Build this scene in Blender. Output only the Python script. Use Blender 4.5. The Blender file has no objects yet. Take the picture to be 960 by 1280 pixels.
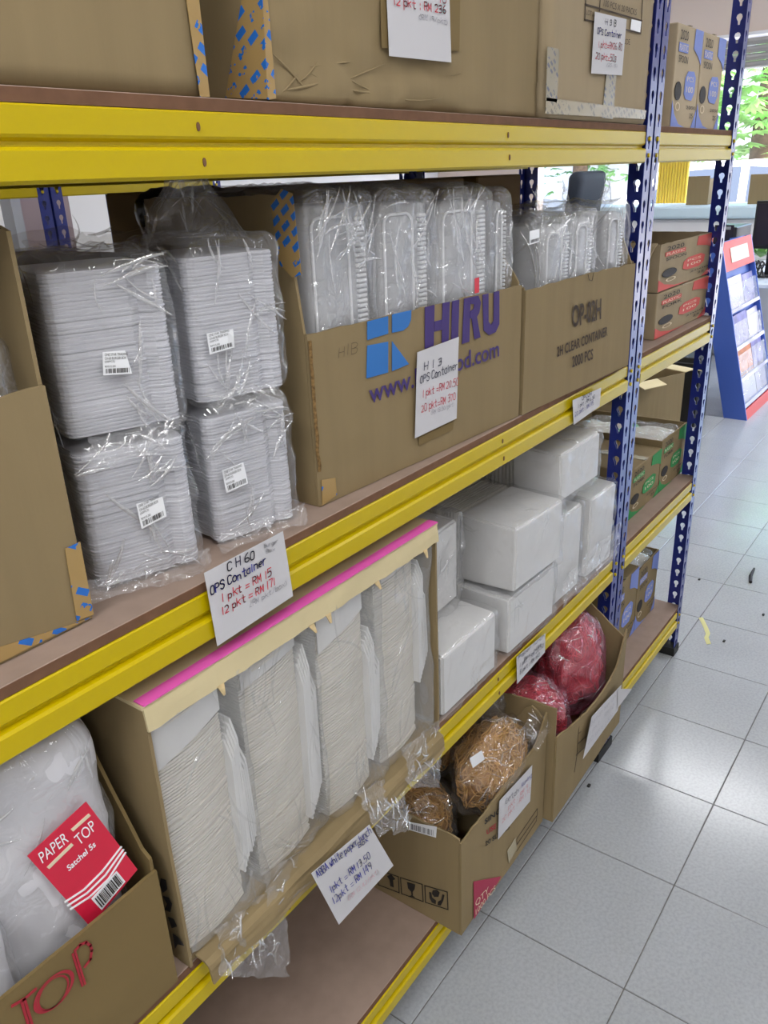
import bpy, bmesh, math, random
from mathutils import Vector, Matrix, noise
random.seed(7)
S = bpy.context.scene
COL = S.collection
V = Vector

# ------------------------------------------------------------------ camera
FL, YAW, PITCH, ROLL = 1009.57, math.radians(37.16), math.radians(-22.536), math.radians(-2.409)
CAM = V((-1.12695, -0.61739, 1.47676))
_f = V((math.cos(PITCH) * math.cos(YAW), math.cos(PITCH) * math.sin(YAW), math.sin(PITCH)))
_r = V((math.sin(YAW), -math.cos(YAW), 0)); _u = _r.cross(_f)
_c, _s = math.cos(ROLL), math.sin(ROLL)
CR, CU = _c * _r + _s * _u, -_s * _r + _c * _u
cam = bpy.data.cameras.new('camera'); cam.sensor_fit = 'VERTICAL'; cam.sensor_height = 24.0
cam.lens = 24.0 * FL / 1280.0; cam.clip_start = 0.02; cam.clip_end = 200
camo = bpy.data.objects.new('camera', cam); COL.objects.link(camo)
camo.matrix_world = Matrix(((CR.x, CU.x, -_f.x, CAM.x), (CR.y, CU.y, -_f.y, CAM.y), (CR.z, CU.z, -_f.z, CAM.z), (0, 0, 0, 1)))
S.camera = camo

def ray(px, py):
    return CR * ((px - 480) / FL) - CU * ((py - 640) / FL) + _f
def at(px, py, **k):                       # photo pixel -> point on the plane x=, y= or z=
    (ax, v), = k.items(); i = 'xyz'.index(ax); d = ray(px, py)
    return CAM + d * ((v - CAM[i]) / d[i])
def on(px, py, plane):                     # photo pixel -> point on the plane (point, normal)
    p, n = plane; d = ray(px, py)
    return CAM + d * ((p - CAM).dot(n) / d.dot(n))
def proj(p):
    q = p - CAM; w = q.dot(_f)
    return (480 + FL * q.dot(CR) / w, 640 - FL * q.dot(CU) / w, w)

# ------------------------------------------------------------------ world, lamps, exposure
W = bpy.data.worlds.new('World'); S.world = W; W.use_nodes = True
bg = W.node_tree.nodes['Background']
sky = W.node_tree.nodes.new('ShaderNodeTexSky'); sky.sky_type = 'NISHITA'
sky.sun_elevation = math.radians(55); sky.sun_rotation = math.radians(200); sky.sun_disc = False
sky.air_density = 1.0; sky.dust_density = 4.0
W.node_tree.links.new(sky.outputs['Color'], bg.inputs['Color'])
bg.inputs['Strength'].default_value = 3.6
sun = bpy.data.lights.new('sun', 'SUN'); sun.energy = 9.0; sun.angle = 0.03; sun.color = (1, .96, .9)
suno = bpy.data.objects.new('sun', sun); COL.objects.link(suno); suno.location = (12, 4, 9)
suno.rotation_euler = (math.radians(28), math.radians(22), 0)
S.view_settings.view_transform = 'Standard'; S.view_settings.look = 'None'
S.view_settings.gamma = 1.0; S.view_settings.use_curve_mapping = False
S.view_settings.exposure = -0.5
S.cycles.transparent_max_bounces = 24
S.cycles.max_bounces = 8
S.cycles.caustics_reflective = False; S.cycles.caustics_refractive = False

# ------------------------------------------------------------------ materials
MATS = {}
def _new(name):
    m = bpy.data.materials.new(name); m.use_nodes = True
    nt = m.node_tree; nt.nodes.clear(); out = nt.nodes.new('ShaderNodeOutputMaterial')
    MATS[name] = m
    return m, nt, out
def srgb(h):
    c = [int(h[i:i + 2], 16) / 255 for i in (0, 2, 4)]
    return tuple(x / 12.92 if x <= .04045 else ((x + .055) / 1.055) ** 2.4 for x in c) + (1,)
def mat(name, col, rough=.6, metal=0., var=0., vscale=8., bump=0., bscale=60., bdist=.002, spec=.5, stretch=None, coat=0., emit=0., detail=3.):
    m, nt, out = _new(name); N, L = nt.nodes, nt.links
    p = N.new('ShaderNodeBsdfPrincipled'); L.new(p.outputs[0], out.inputs[0])
    c = srgb(col) if isinstance(col, str) else tuple(col) + (1,)
    p.inputs['Base Color'].default_value = c; p.inputs['Roughness'].default_value = rough
    p.inputs['Metallic'].default_value = metal; p.inputs['Specular IOR Level'].default_value = spec
    p.inputs['Coat Weight'].default_value = coat
    if emit:
        p.inputs['Emission Color'].default_value = c; p.inputs['Emission Strength'].default_value = emit
    if var or bump:
        tc = N.new('ShaderNodeTexCoord'); mp = N.new('ShaderNodeMapping'); L.new(tc.outputs['Object'], mp.inputs[0])
        if stretch: mp.inputs['Scale'].default_value = stretch
    if var:
        n = N.new('ShaderNodeTexNoise'); n.inputs['Scale'].default_value = vscale; n.inputs['Detail'].default_value = detail
        L.new(mp.outputs[0], n.inputs['Vector'])
        r = N.new('ShaderNodeValToRGB'); L.new(n.outputs[0], r.inputs[0])
        r.color_ramp.elements[0].position = .3; r.color_ramp.elements[1].position = .7
        r.color_ramp.elements[0].color = tuple(x * (1 - var) for x in c[:3]) + (1,)
        r.color_ramp.elements[1].color = tuple(min(1, x * (1 + var)) for x in c[:3]) + (1,)
        L.new(r.outputs[0], p.inputs['Base Color'])
    if bump:
        n = N.new('ShaderNodeTexNoise'); n.inputs['Scale'].default_value = bscale; n.inputs['Detail'].default_value = 3
        L.new(mp.outputs[0], n.inputs['Vector'])
        b = N.new('ShaderNodeBump'); b.inputs['Strength'].default_value = bump; b.inputs['Distance'].default_value = bdist
        L.new(n.outputs[0], b.inputs['Height']); L.new(b.outputs[0], p.inputs['Normal'])
    return m

def film(name, tint=(1, 1, 1), haze=.06, rough=.12, gain=1.5, bump=.5, scale=26., hcol=(.9, .9, .92), graze=.16):
    m, nt, out = _new(name); N, L = nt.nodes, nt.links
    tc = N.new('ShaderNodeTexCoord')
    n = N.new('ShaderNodeTexNoise'); n.inputs['Scale'].default_value = scale; n.inputs['Detail'].default_value = 2.0
    n.inputs['Distortion'].default_value = 1.2; L.new(tc.outputs['Object'], n.inputs['Vector'])
    s = N.new('ShaderNodeMath'); s.operation = 'SUBTRACT'; s.inputs[1].default_value = .5; L.new(n.outputs[0], s.inputs[0])
    a = N.new('ShaderNodeMath'); a.operation = 'ABSOLUTE'; L.new(s.outputs[0], a.inputs[0])
    b = N.new('ShaderNodeBump'); b.inputs['Strength'].default_value = bump; b.inputs['Distance'].default_value = .02
    L.new(a.outputs[0], b.inputs['Height'])
    fr = N.new('ShaderNodeLayerWeight'); fr.inputs['Blend'].default_value = .5
    pw = N.new('ShaderNodeMath'); pw.operation = 'POWER'; pw.inputs[1].default_value = 4.0; L.new(fr.outputs['Facing'], pw.inputs[0])
    g = N.new('ShaderNodeMath'); g.operation = 'MULTIPLY_ADD'; g.use_clamp = True; g.inputs[1].default_value = graze * gain; g.inputs[2].default_value = .055 * gain; L.new(pw.outputs[0], g.inputs[0])
    tr = N.new('ShaderNodeBsdfTransparent'); tr.inputs[0].default_value = tuple(tint) + (1,)
    df = N.new('ShaderNodeBsdfDiffuse'); df.inputs[0].default_value = tuple(hcol) + (1,)
    gl = N.new('ShaderNodeBsdfGlossy'); gl.inputs['Roughness'].default_value = rough; L.new(b.outputs[0], gl.inputs['Normal'])
    m1 = N.new('ShaderNodeMixShader'); m1.inputs[0].default_value = haze; L.new(tr.outputs[0], m1.inputs[1]); L.new(df.outputs[0], m1.inputs[2])
    m2 = N.new('ShaderNodeMixShader'); L.new(g.outputs[0], m2.inputs[0]); L.new(m1.outputs[0], m2.inputs[1]); L.new(gl.outputs[0], m2.inputs[2])
    L.new(m2.outputs[0], out.inputs[0])
    return m

def tape_mat(name, base, ink, scale=1.0):
    m, nt, out = _new(name); N, L = nt.nodes, nt.links
    p = N.new('ShaderNodeBsdfPrincipled'); L.new(p.outputs[0], out.inputs[0]); p.inputs['Roughness'].default_value = .22
    tc = N.new('ShaderNodeTexCoord'); sp = N.new('ShaderNodeSeparateXYZ'); L.new(tc.outputs['Object'], sp.inputs[0])
    ad = N.new('ShaderNodeMath'); L.new(sp.outputs[0], ad.inputs[0]); L.new(sp.outputs[1], ad.inputs[1])
    cb = N.new('ShaderNodeCombineXYZ'); L.new(ad.outputs[0], cb.inputs[0]); L.new(sp.outputs[2], cb.inputs[1])
    mp = N.new('ShaderNodeMapping'); mp.inputs['Rotation'].default_value = (0, 0, .6); L.new(cb.outputs[0], mp.inputs[0])
    br = N.new('ShaderNodeTexBrick'); br.inputs['Scale'].default_value = 22 * scale
    br.inputs['Color1'].default_value = (1, 1, 1, 1); br.inputs['Color2'].default_value = (.1, .1, .1, 1); br.inputs['Mortar'].default_value = (0, 0, 0, 1)
    br.inputs['Mortar Size'].default_value = .075; br.inputs['Brick Width'].default_value = .45; br.inputs['Row Height'].default_value = .3
    L.new(mp.outputs[0], br.inputs['Vector'])
    n = N.new('ShaderNodeTexNoise'); n.inputs['Scale'].default_value = 210 * scale; n.inputs['Detail'].default_value = 1; L.new(mp.outputs[0], n.inputs['Vector'])
    ml = N.new('ShaderNodeMath'); ml.operation = 'MULTIPLY'; L.new(br.outputs[0], ml.inputs[0]); L.new(n.outputs[0], ml.inputs[1])
    gt = N.new('ShaderNodeMath'); gt.operation = 'GREATER_THAN'; gt.inputs[1].default_value = .22; L.new(ml.outputs[0], gt.inputs[0])
    mx = N.new('ShaderNodeMixRGB'); mx.inputs[1].default_value = srgb(base); mx.inputs[2].default_value = srgb(ink); L.new(gt.outputs[0], mx.inputs[0])
    L.new(mx.outputs[0], p.inputs['Base Color'])
    return m

mat('cardboard', '8D7B5A', .8, var=.06, vscale=5, bump=.12, bscale=26, stretch=(6, 6, .5), bdist=.001, spec=.2)
mat('cardboard_pale', 'A19073', .8, var=.05, vscale=4, bump=.12, bscale=26, stretch=(6, 6, .5), bdist=.001, spec=.2)
mat('cardboard_dark', '6E5838', .85, var=.08, vscale=6, spec=.2)
mat('cardboard_olive', '796641', .8, var=.06, vscale=5, spec=.25)
mat('cardboard_cream', 'D0C198', .8, var=.05, vscale=9, spec=.2)
mat('cardboard_light', 'B9A88C', .8, var=.05, vscale=4, spec=.2)
mat('tape_plain', 'A39674', .2, spec=.6)
mat('fluting', '7E6440', .9, var=.45, vscale=260, spec=.1)
mat('torn_edge', 'C7B085', .95, var=.25, vscale=120, spec=.1)
mat('yellow_paint', 'C4AC00', .33, var=.03, vscale=3, spec=.35)
mat('blue_paint', '1B2A80', .3, var=.06, vscale=4, coat=.3)
mat('shelf_mdf', '9C8779', .75, var=.07, vscale=30, bump=.1, bscale=220, bdist=.0005, spec=.25)
mat('mdf_edge', '72533F', .85, var=.12, vscale=60, spec=.2)
mat('rubber_black', '1B1A18', .6)
mat('card_white', 'CBC9CB', .6, var=.02, vscale=6, bump=.1, bscale=14, bdist=.002, spec=.3)
mat('sticker_white', 'F4F5F7', .5)
mat('ink_blue', '20269A', .6); mat('ink_navy', '17183F', .6); mat('ink_red', 'D22638', .6); mat('ink_pencil', '9A98A2', .7)
mat('ink_black', '201B18', .7); mat('ink_faint', 'D9A5AE', .7); mat('ink_brownblack', '3A2A1C', .75)
mat('print_purple', '3F2C6E', .7); mat('print_blue', '2A70B8', .65); mat('print_red', 'A4202F', .65); mat('print_crimson', 'A62A4A', .65)
mat('print_lilac', '7E8FD0', .7); mat('print_green', '2E8F4A', .7); mat('print_coral', 'D0564E', .7); mat('print_cream', 'E3D3B4', .7)
mat('paper_white', 'DCD6CA', .55, var=.02, vscale=5, spec=.35)
mat('paper_edge', 'D9D5CC', .7, var=.05, vscale=40)
mat('board_white', 'DFDEDC', .45, var=.015, vscale=4, spec=.4)
mat('satchel_paper', 'D9D8DC', .6, var=.03, vscale=6, bump=.5, bscale=9, bdist=.02)
mat('label_red', 'D2203F', .4)
mat('rubber_tan', 'C59A58', .5, var=.25, vscale=30)
mat('rubber_core', 'A67C42', .7, var=.3, vscale=60)
mat('rubber_red', 'CE3C48', .45, var=.2, vscale=30)
mat('rubber_red_core', 'B02C3C', .6, var=.3, vscale=50)
mat('pink_stripe', 'E55FB4', .5)
mat('grout', '6E6B64', .9, var=.2, vscale=12)
mat('black_plastic', '17171A', .4)
mat('dark_bag', '151413', .22, bump=.5, bscale=14, bdist=.02)
mat('wall_paint', 'E4E1E0', .8); mat('wall_beige', 'D5C3B4', .85); mat('ceiling_paint', 'E8E6E2', .9)
mat('panel_mauve', 'A9979A', .8)
mat('steel_grey', 'A4A5A8', .4, metal=.4)
mat('shutter_metal', '9A9894', .45, metal=.5)
mat('chrome', 'C9C9CC', .25, metal=1.)
mat('leaf', '8DBE6A', .5, var=.5, vscale=3); mat('leaf_dark', '5F8F52', .55, var=.4, vscale=3); mat('bark', '5B4A3C', .9, var=.3, vscale=10)
mat('asphalt', '8B8A88', .9, var=.1, vscale=3)
mat('car_white', 'F1F1F3', .25, coat=.5); mat('car_glass', '28303A', .08); mat('tyre', '141414', .8); mat('red_plastic', 'D6263A', .45)
mat('stand_blue', '4A6CC8', .45); mat('desk_top', 'DDE4EA', .4); mat('screen_dark', '2A2630', .15)
mat('stand_sheet', 'C9C4D6', .15, var=.1, vscale=6); mat('poster_red', 'D8483C', .5); mat('poster_cream', 'E9DCC6', .5); mat('poster_violet', '8C84C0', .5, var=.4, vscale=9); mat('poster_orange', 'E0813A', .5, var=.3, vscale=8)
mat('counter_blue', 'CFE3EC', .4); mat('yellow_panel', 'D8B63A', .5, var=.06, vscale=4); mat('chair_black', '1B2330', .7)
mat('lamp_white', 'F4F4F4', .5); mat('green_plastic', '1FA45A', .4); mat('debris_dark', '2C2A2A', .7); mat('debris_yellow', 'D9D48C', .5)
# see-through plastics
film('film_clear', haze=.075, gain=1.5, bump=.5, scale=14, rough=.07)
film('film_crinkled', haze=.10, gain=2.0, bump=.9, scale=26, rough=.08)
film('film_smoky', tint=(.93, .92, .90), haze=.07, gain=1.5, bump=.6, scale=12)
film('film_fold', haze=.20, gain=6.5, bump=.3, scale=40, rough=.13, graze=.02, hcol=(1, 1, 1))
film('film_hazy', haze=.17, gain=1.5, bump=.5, scale=14, rough=.07, hcol=(.80, .79, .77))
film('film_pink', tint=(.97, .60, .72), haze=.12, gain=1.8, bump=.7, scale=16, rough=.2, hcol=(.95, .50, .62))
film('film_amber', tint=(.97, .93, .86), haze=.05, gain=1.5, bump=.7, scale=18)
film('container_clear', tint=(.95, .96, .97), haze=.46, gain=1.6, bump=.15, scale=10, rough=.14, hcol=(.95, .96, .98))
film('container_lip', tint=(.95, .96, .97), haze=.85, gain=2.0, bump=.1, scale=10, rough=.15, hcol=(.95, .96, .98))
mat('container_white', 'CDCDD3', .3, var=.05, vscale=14, spec=.6)
tape_mat('tape_blue', 'A88B58', '2A6CC0'); tape_mat('tape_dark', '8E8468', '4E5058', 1.6)
tape_mat('tape_clear', '9C8E6C', '6A624C', 1.3)
# speckled floor tile
def tile_material():
    m, nt, out = _new('floor_tile'); N, L = nt.nodes, nt.links
    p = N.new('ShaderNodeBsdfPrincipled'); L.new(p.outputs[0], out.inputs[0])
    oi = N.new('ShaderNodeObjectInfo'); tc = N.new('ShaderNodeTexCoord')
    ad = N.new('ShaderNodeVectorMath'); L.new(tc.outputs['Object'], ad.inputs[0]); L.new(oi.outputs['Location'], ad.inputs[1])
    n1 = N.new('ShaderNodeTexNoise'); n1.inputs['Scale'].default_value = 140; n1.inputs['Detail'].default_value = 2; L.new(ad.outputs[0], n1.inputs[0])
    n2 = N.new('ShaderNodeTexNoise'); n2.inputs['Scale'].default_value = 3.5; n2.inputs['Detail'].default_value = 4; L.new(ad.outputs[0], n2.inputs[0])
    r = N.new('ShaderNodeValToRGB'); L.new(n1.outputs[0], r.inputs[0])
    r.color_ramp.elements[0].position = .32; r.color_ramp.elements[0].color = srgb('A5A8AB')
    r.color_ramp.elements[1].position = .62; r.color_ramp.elements[1].color = srgb('B0B3B6')
    mx = N.new('ShaderNodeMixRGB'); mx.blend_type = 'MULTIPLY'; mx.inputs[0].default_value = .55; L.new(r.outputs[0], mx.inputs[1])
    r2 = N.new('ShaderNodeValToRGB'); L.new(n2.outputs[0], r2.inputs[0]); r2.color_ramp.elements[0].color = (.86, .86, .85, 1); r2.color_ramp.elements[1].color = (1, 1, 1, 1)
    r2.color_ramp.elements[0].position = .3; r2.color_ramp.elements[1].position = .6
    L.new(r2.outputs[0], mx.inputs[2]); L.new(mx.outputs[0], p.inputs['Base Color'])
    p.inputs['Roughness'].default_value = .19; p.inputs['Specular IOR Level'].default_value = .45
tile_material()

# ------------------------------------------------------------------ object helpers
def tag(o, label, cat, group=None):
    o['label'] = label; o['category'] = cat
    if group: o['group'] = group
    return o
def mesh_of(name, verts, faces, smooth=False, off=None):
    me = bpy.data.meshes.new(name)
    o = off or V((0, 0, 0))
    me.from_pydata([(v[0] - o.x, v[1] - o.y, v[2] - o.z) for v in verts], [], faces)
    if smooth: me.polygons.foreach_set('use_smooth', [True] * len(me.polygons))
    me.update()
    return me
class Thing:
    """an Empty at the thing's base; parts are given in world coordinates"""
    def __init__(s, name, label, cat, loc, group=None):
        s.loc = V(loc); s.o = bpy.data.objects.new(name, None); COL.objects.link(s.o)
        s.o.empty_display_size = .05; s.o.location = s.loc; tag(s.o, label, cat, group)
    def part(s, name, vf, m, under=None, smooth=False, label=None, stuff=False):
        o = bpy.data.objects.new(name, mesh_of(name, vf[0], vf[1], smooth, s.loc)); COL.objects.link(o)
        o.parent = under or s.o; o.data.materials.append(MATS[m])
        if label: o['label'] = label
        if stuff: o['kind'] = 'stuff'
        return o
def single(name, label, cat, vf, m, loc, group=None, smooth=False, kind=None):
    loc = V(loc); o = bpy.data.objects.new(name, mesh_of(name, vf[0], vf[1], smooth, loc)); COL.objects.link(o)
    o.location = loc; o.data.materials.append(MATS[m])
    if kind: o['kind'] = kind
    else: tag(o, label, cat, group)
    return o

# ---- shape makers, each returns (verts, faces)
def join(*parts):
    vs, fs = [], []
    for v, f in parts:
        k = len(vs); vs += list(v); fs += [tuple(i + k for i in q) for q in f]
    return vs, fs
def box(a, b, M=None):
    x0, y0, z0 = a; x1, y1, z1 = b
    v = [V(p) for p in ((x0, y0, z0), (x1, y0, z0), (x1, y1, z0), (x0, y1, z0), (x0, y0, z1), (x1, y0, z1), (x1, y1, z1), (x0, y1, z1))]
    if M: v = [M @ p for p in v]
    return v, [(0, 3, 2, 1), (4, 5, 6, 7), (0, 1, 5, 4), (1, 2, 6, 5), (2, 3, 7, 6), (3, 0, 4, 7)]
def bevel_box(a, b, r=.004, seg=2, M=None):
    bm = bmesh.new(); v, f = box(a, b)
    vs = [bm.verts.new(p) for p in v]
    for q in f: bm.faces.new([vs[i] for i in q])
    bmesh.ops.bevel(bm, geom=bm.edges[:], offset=r, segments=seg, affect='EDGES', profile=.5)
    bm.verts.index_update()
    out = ([(M @ p.co if M else p.co.copy()) for p in bm.verts], [tuple(p.index for p in q.verts) for q in bm.faces]); bm.free()
    return out
def rz(a, o=(0, 0, 0)):
    o = V(o); return Matrix.Translation(o) @ Matrix.Rotation(a, 4, 'Z')
def sheet(fn, nu, nv, thick=0.):
    """a solid slab over fn(u,v); thick goes against the normal du x dv"""
    P = [[fn(i / nu, j / nv) for i in range(nu + 1)] for j in range(nv + 1)]
    vs = [p for row in P for p in row]; w = nu + 1
    fs = [(j * w + i, j * w + i + 1, (j + 1) * w + i + 1, (j + 1) * w + i) for j in range(nv) for i in range(nu)]
    if not thick: return vs, fs
    n0 = len(vs); back = []
    for j in range(nv + 1):
        for i in range(nu + 1):
            a = P[j][min(i + 1, nu)] - P[j][max(i - 1, 0)]; b = P[min(j + 1, nv)][i] - P[max(j - 1, 0)][i]
            n = a.cross(b); n = n.normalized() if n.length > 1e-12 else V((0, 0, 1))
            back.append(P[j][i] - n * thick)
    fs += [tuple(n0 + k for k in reversed(q)) for q in fs]
    rim = [i for i in range(w)] + [j * w + nu for j in range(1, nv + 1)] + [nv * w + i for i in range(nu - 1, -1, -1)] + [j * w for j in range(nv - 1, 0, -1)]
    for a, b in zip(rim, rim[1:] + rim[:1]): fs.append((b, a, n0 + a, n0 + b))
    return vs + back, fs
def quad4(bl, br, tl, tr):
    return lambda u, v: (bl * (1 - u) + br * u) * (1 - v) + (tl * (1 - u) + tr * u) * v
def soft_box(c, h, n=8, r=.02, M=None, disp=None, power=None):
    """rounded box; disp(p, normal) -> distance along the normal"""
    c = V(c); h = V(h); idx = {}; vs = []; fs = []
    def vert(k):
        if k in idx: return idx[k]
        p = V([(2 * a / n - 1) for a in k])
        q = V((p.x * h.x, p.y * h.y, p.z * h.z))
        inn = V([max(-(h[i] - r), min(h[i] - r, q[i])) for i in range(3)]); d = q - inn
        if d.length < 1e-9: nn = V([p[i] if abs(p[i]) > .999 else 0 for i in range(3)]).normalized()
        else: nn = d.normalized()
        q = inn + nn * (r if d.length > 1e-9 else 0)
        if disp: q = q + nn * disp(q, nn)
        q = (M @ q if M else q) + c
        idx[k] = len(vs); vs.append(q); return idx[k]
    for ax in range(3):
        for s in (0, n):
            for i in range(n):
                for j in range(n):
                    ks = []
                    for a, b in ((i, j), (i + 1, j), (i + 1, j + 1), (i, j + 1)):
                        k = [0, 0, 0]; k[ax] = s; k[(ax + 1) % 3] = a; k[(ax + 2) % 3] = b; ks.append(vert(tuple(k)))
                    fs.append(tuple(ks) if s else tuple(reversed(ks)))
    return vs, fs
def tube(pts, r, seg=6, closed=False):
    pts = [V(p) for p in pts]; vs, fs = [], []; n = len(pts); last = None
    for i, p in enumerate(pts):
        t = (pts[(i + 1) % n] - pts[i - 1]) if closed else (pts[min(i + 1, n - 1)] - pts[max(i - 1, 0)])
        t.normalize()
        a = last if last else (V((0, 0, 1)) if abs(t.z) < .9 else V((1, 0, 0)))
        a = (a - t * a.dot(t)).normalized(); last = a; b = t.cross(a)
        rr = r[i] if isinstance(r, (list, tuple)) else r
        for k in range(seg):
            g = 2 * math.pi * k / seg; vs.append(p + (a * math.cos(g) + b * math.sin(g)) * rr)
    for i in range(n if closed else n - 1):
        j = (i + 1) % n
        for k in range(seg): fs.append((i * seg + k, i * seg + (k + 1) % seg, j * seg + (k + 1) % seg, j * seg + k))
    if not closed: fs += [tuple(reversed(range(seg))), tuple((n - 1) * seg + k for k in range(seg))]
    return vs, fs
def lathe(prof, seg=20, c=(0, 0, 0)):
    c = V(c); vs = []; fs = []
    for r, z in prof:
        for k in range(seg):
            a = 2 * math.pi * k / seg; vs.append(c + V((r * math.cos(a), r * math.sin(a), z)))
    for i in range(len(prof) - 1):
        for k in range(seg): fs.append((i * seg + k, i * seg + (k + 1) % seg, (i + 1) * seg + (k + 1) % seg, (i + 1) * seg + k))
    fs += [tuple(reversed(range(seg))), tuple((len(prof) - 1) * seg + k for k in range(seg))]
    return vs, fs
def extrude_profile(prof, x0, x1, closed=True):
    """profile of (y,z) swept along x"""
    n = len(prof); vs = [V((x0, y, z)) for y, z in prof] + [V((x1, y, z)) for y, z in prof]
    fs = [(i, (i + 1) % n, n + (i + 1) % n, n + i) for i in range(n if closed else n - 1)]
    if closed: fs += [tuple(reversed(range(n))), tuple(range(n, 2 * n))]
    return vs, fs
def poly(pts, n, thick=.0004):
    """flat printed shape lying on a plane, raised by a fraction of a millimetre"""
    n = V(n); k = len(pts); pts = [V(p) for p in pts]
    up = [p + n * thick for p in pts]; dn = [p - n * .0002 for p in pts]
    return up + dn, [tuple(range(k)), tuple(reversed(range(k, 2 * k)))] + [(i, k + i, k + (i + 1) % k, (i + 1) % k) for i in range(k)]
def nz(p, s=1.): return noise.noise(V(p) * s)
def ridged(p, s): return 1 - 2 * abs(noise.noise(V(p) * s))

# ---- lettering
_fc = {}
def glyph_mesh(s, bold=0.):
    k = (s, bold)
    if k not in _fc:
        cu = bpy.data.curves.new('t', 'FONT'); cu.body = s; cu.resolution_u = 3; cu.offset = bold; cu.fill_mode = 'FRONT'
        o = bpy.data.objects.new('t', cu); COL.objects.link(o); bpy.context.view_layer.update()
        me = bpy.data.meshes.new_from_object(o.evaluated_get(bpy.context.evaluated_depsgraph_get()))
        vs = [v.co.copy() for v in me.vertices]; fs = [tuple(p.vertices) for p in me.polygons]
        bpy.data.objects.remove(o); bpy.data.meshes.remove(me); bpy.data.curves.remove(cu)
        x0 = min(v.x for v in vs); x1 = max(v.x for v in vs); y0 = min(v.y for v in vs); y1 = max(v.y for v in vs)
        _fc[k] = ([((v.x - x0) / (x1 - x0), (v.y - y0) / (y1 - y0)) for v in vs], fs)
    return _fc[k]
def print_text(s, bl, br, tl, lift=.0006, bold=0.):
    uv, fs = glyph_mesh(s, bold); U, Wv = br - bl, tl - bl; n = U.cross(Wv).normalized()
    if n.dot(CAM - bl) < 0: n = -n
    return [bl + U * a + Wv * b + n * lift for a, b in uv], fs
GL = {}
for ln in """A 022842 1434|B 0208 ~083847462505 ~0545433202|C ~473818070503123243|G ~473818070503123243 4525|H 0208 4248 0545|M 0208244842|O ~2818060312324347382818|P 0208 ~0838474505
R 0208 ~0838474505 2542|S ~47381807063544321203|D 0208 ~08384743 3202|K 0208 0448 1542|L 080242|I 2228|N 02084248|E 48080242 0535|a ~462605032242 4642|b 0208 ~052645433202|c ~46160503123242|d 4248 ~462605032242|e ~0444462605031232
g ~462605032242 ~46412000|h 0208 ~05264542|i 2226 2728|k 0208 0446 1542|l 2228|m 0206 ~05162522 ~25364542|n 0206 ~05264542|o ~260503123243452615|p 0006 ~052645433203|r 0206 ~041636|s ~461605443202|t ~28223242 0646
u ~0603122342 4642|w 0612243246|x 0246 0642|y 0623 4600|0 ~2818060312324347382818|1 2228|2 ~07284745 4502 0242|3 ~0738473515 ~2545433202|4 280444 3832|5 4808 0805 ~052645433202|6 ~380603123243442504|7 084822|8 ~38180725444332120314354738
9 ~452506081838474532|= 0545 0343|. 2223|: 2223 2526|- 0444|( ~38150332|) ~18353312|/ 0248""".replace('\n', '|').split('|'):
    ch, st = ln[0], ln[2:].split(); GL[ch] = st
def hand_lines(s):
    """single-stroke handwriting, unit box per line"""
    out = []; x = 0.
    for ch in s:
        if ch == ' ': x += 3.2; continue
        jx, jy, sc = random.uniform(-.25, .25), random.uniform(-.35, .35), random.uniform(.9, 1.1)
        narrow = ch in '1il.:()'
        for st in GL.get(ch, []):
            sm = st[0] == '~'; d = st.lstrip('~')
            pts = [(int(d[i]), int(d[i + 1]) - 2) for i in range(0, len(d) - 1, 2)]
            if sm:
                for _ in range(2):
                    q = [pts[0]]
                    for a, b in zip(pts, pts[1:]): q += [(a[0] * .75 + b[0] * .25, a[1] * .75 + b[1] * .25), (a[0] * .25 + b[0] * .75, a[1] * .25 + b[1] * .75)]
                    pts = q + [pts[-1]]
            out.append([(x + (px - (1.2 if narrow else 0)) * sc + jx + py * .10, py * sc + jy) for px, py in pts])
        x += 3.4 if narrow else 5.6
    w = x - 1.4
    return [[(a / w, b / 6) for a, b in st] for st in out]
def hand(s, bl, br, tl, width=.0011, lift=.0006):
    width *= .78; U, Wv = br - bl, tl - bl; n = U.cross(Wv).normalized(); vs, fs = [], []
    if n.dot(CAM - bl) < 0: n = -n
    for st in hand_lines(s):
        P = [bl + U * a + Wv * b + n * lift for a, b in st]
        for a, b in zip(P, P[1:]):
            d = b - a
            if d.length < 1e-7: continue
            d.normalize(); q = d.cross(n) * width / 2; e = d * width * .4; k = len(vs)
            vs += [a - e - q, a - e + q, b + e + q, b + e - q]; fs.append((k, k + 1, k + 2, k + 3))
    return vs, fs
def txt_px(T, s, plane, bl, br, tl, m, under=None, name='lettering', bold=0.):
    return T.part(name, print_text(s, on(*bl, plane), on(*br, plane), on(*tl, plane), bold=bold), m, under)
def hand_px(T, s, plane, bl, br, tl, m, under=None, width=.0011):
    return T.part('handwriting', hand(s, on(*bl, plane), on(*br, plane), on(*tl, plane), width), m, under)
def poly_px(T, pts, plane, m, under=None, name='printed_mark', thick=.0004):
    n = plane[1] if plane[1].dot(CAM - plane[0]) > 0 else -plane[1]
    return T.part(name, poly([on(*p, plane) for p in pts], n, thick), m, under)
def barcode(bl, br, tl, nbar=22, lift=.0008):
    U, Wv = br - bl, tl - bl; n = U.cross(Wv).normalized(); vs, fs = [], []; x = 0.
    if n.dot(CAM - bl) < 0: n = -n
    while x < 1:
        w = random.choice((.015, .02, .04)); k = len(vs)
        a, b = bl + U * x + n * lift, bl + U * min(1, x + w) + n * lift
        vs += [a, b, b + Wv, a + Wv]; fs.append((k, k + 1, k + 2, k + 3)); x += w + random.choice((.015, .025, .045))
    return vs, fs
PLY = lambda y: (V((0, y, 0)), V((0, -1, 0)))
PLX = lambda x: (V((x, 0, 0)), V((-1, 0, 0)))

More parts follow.
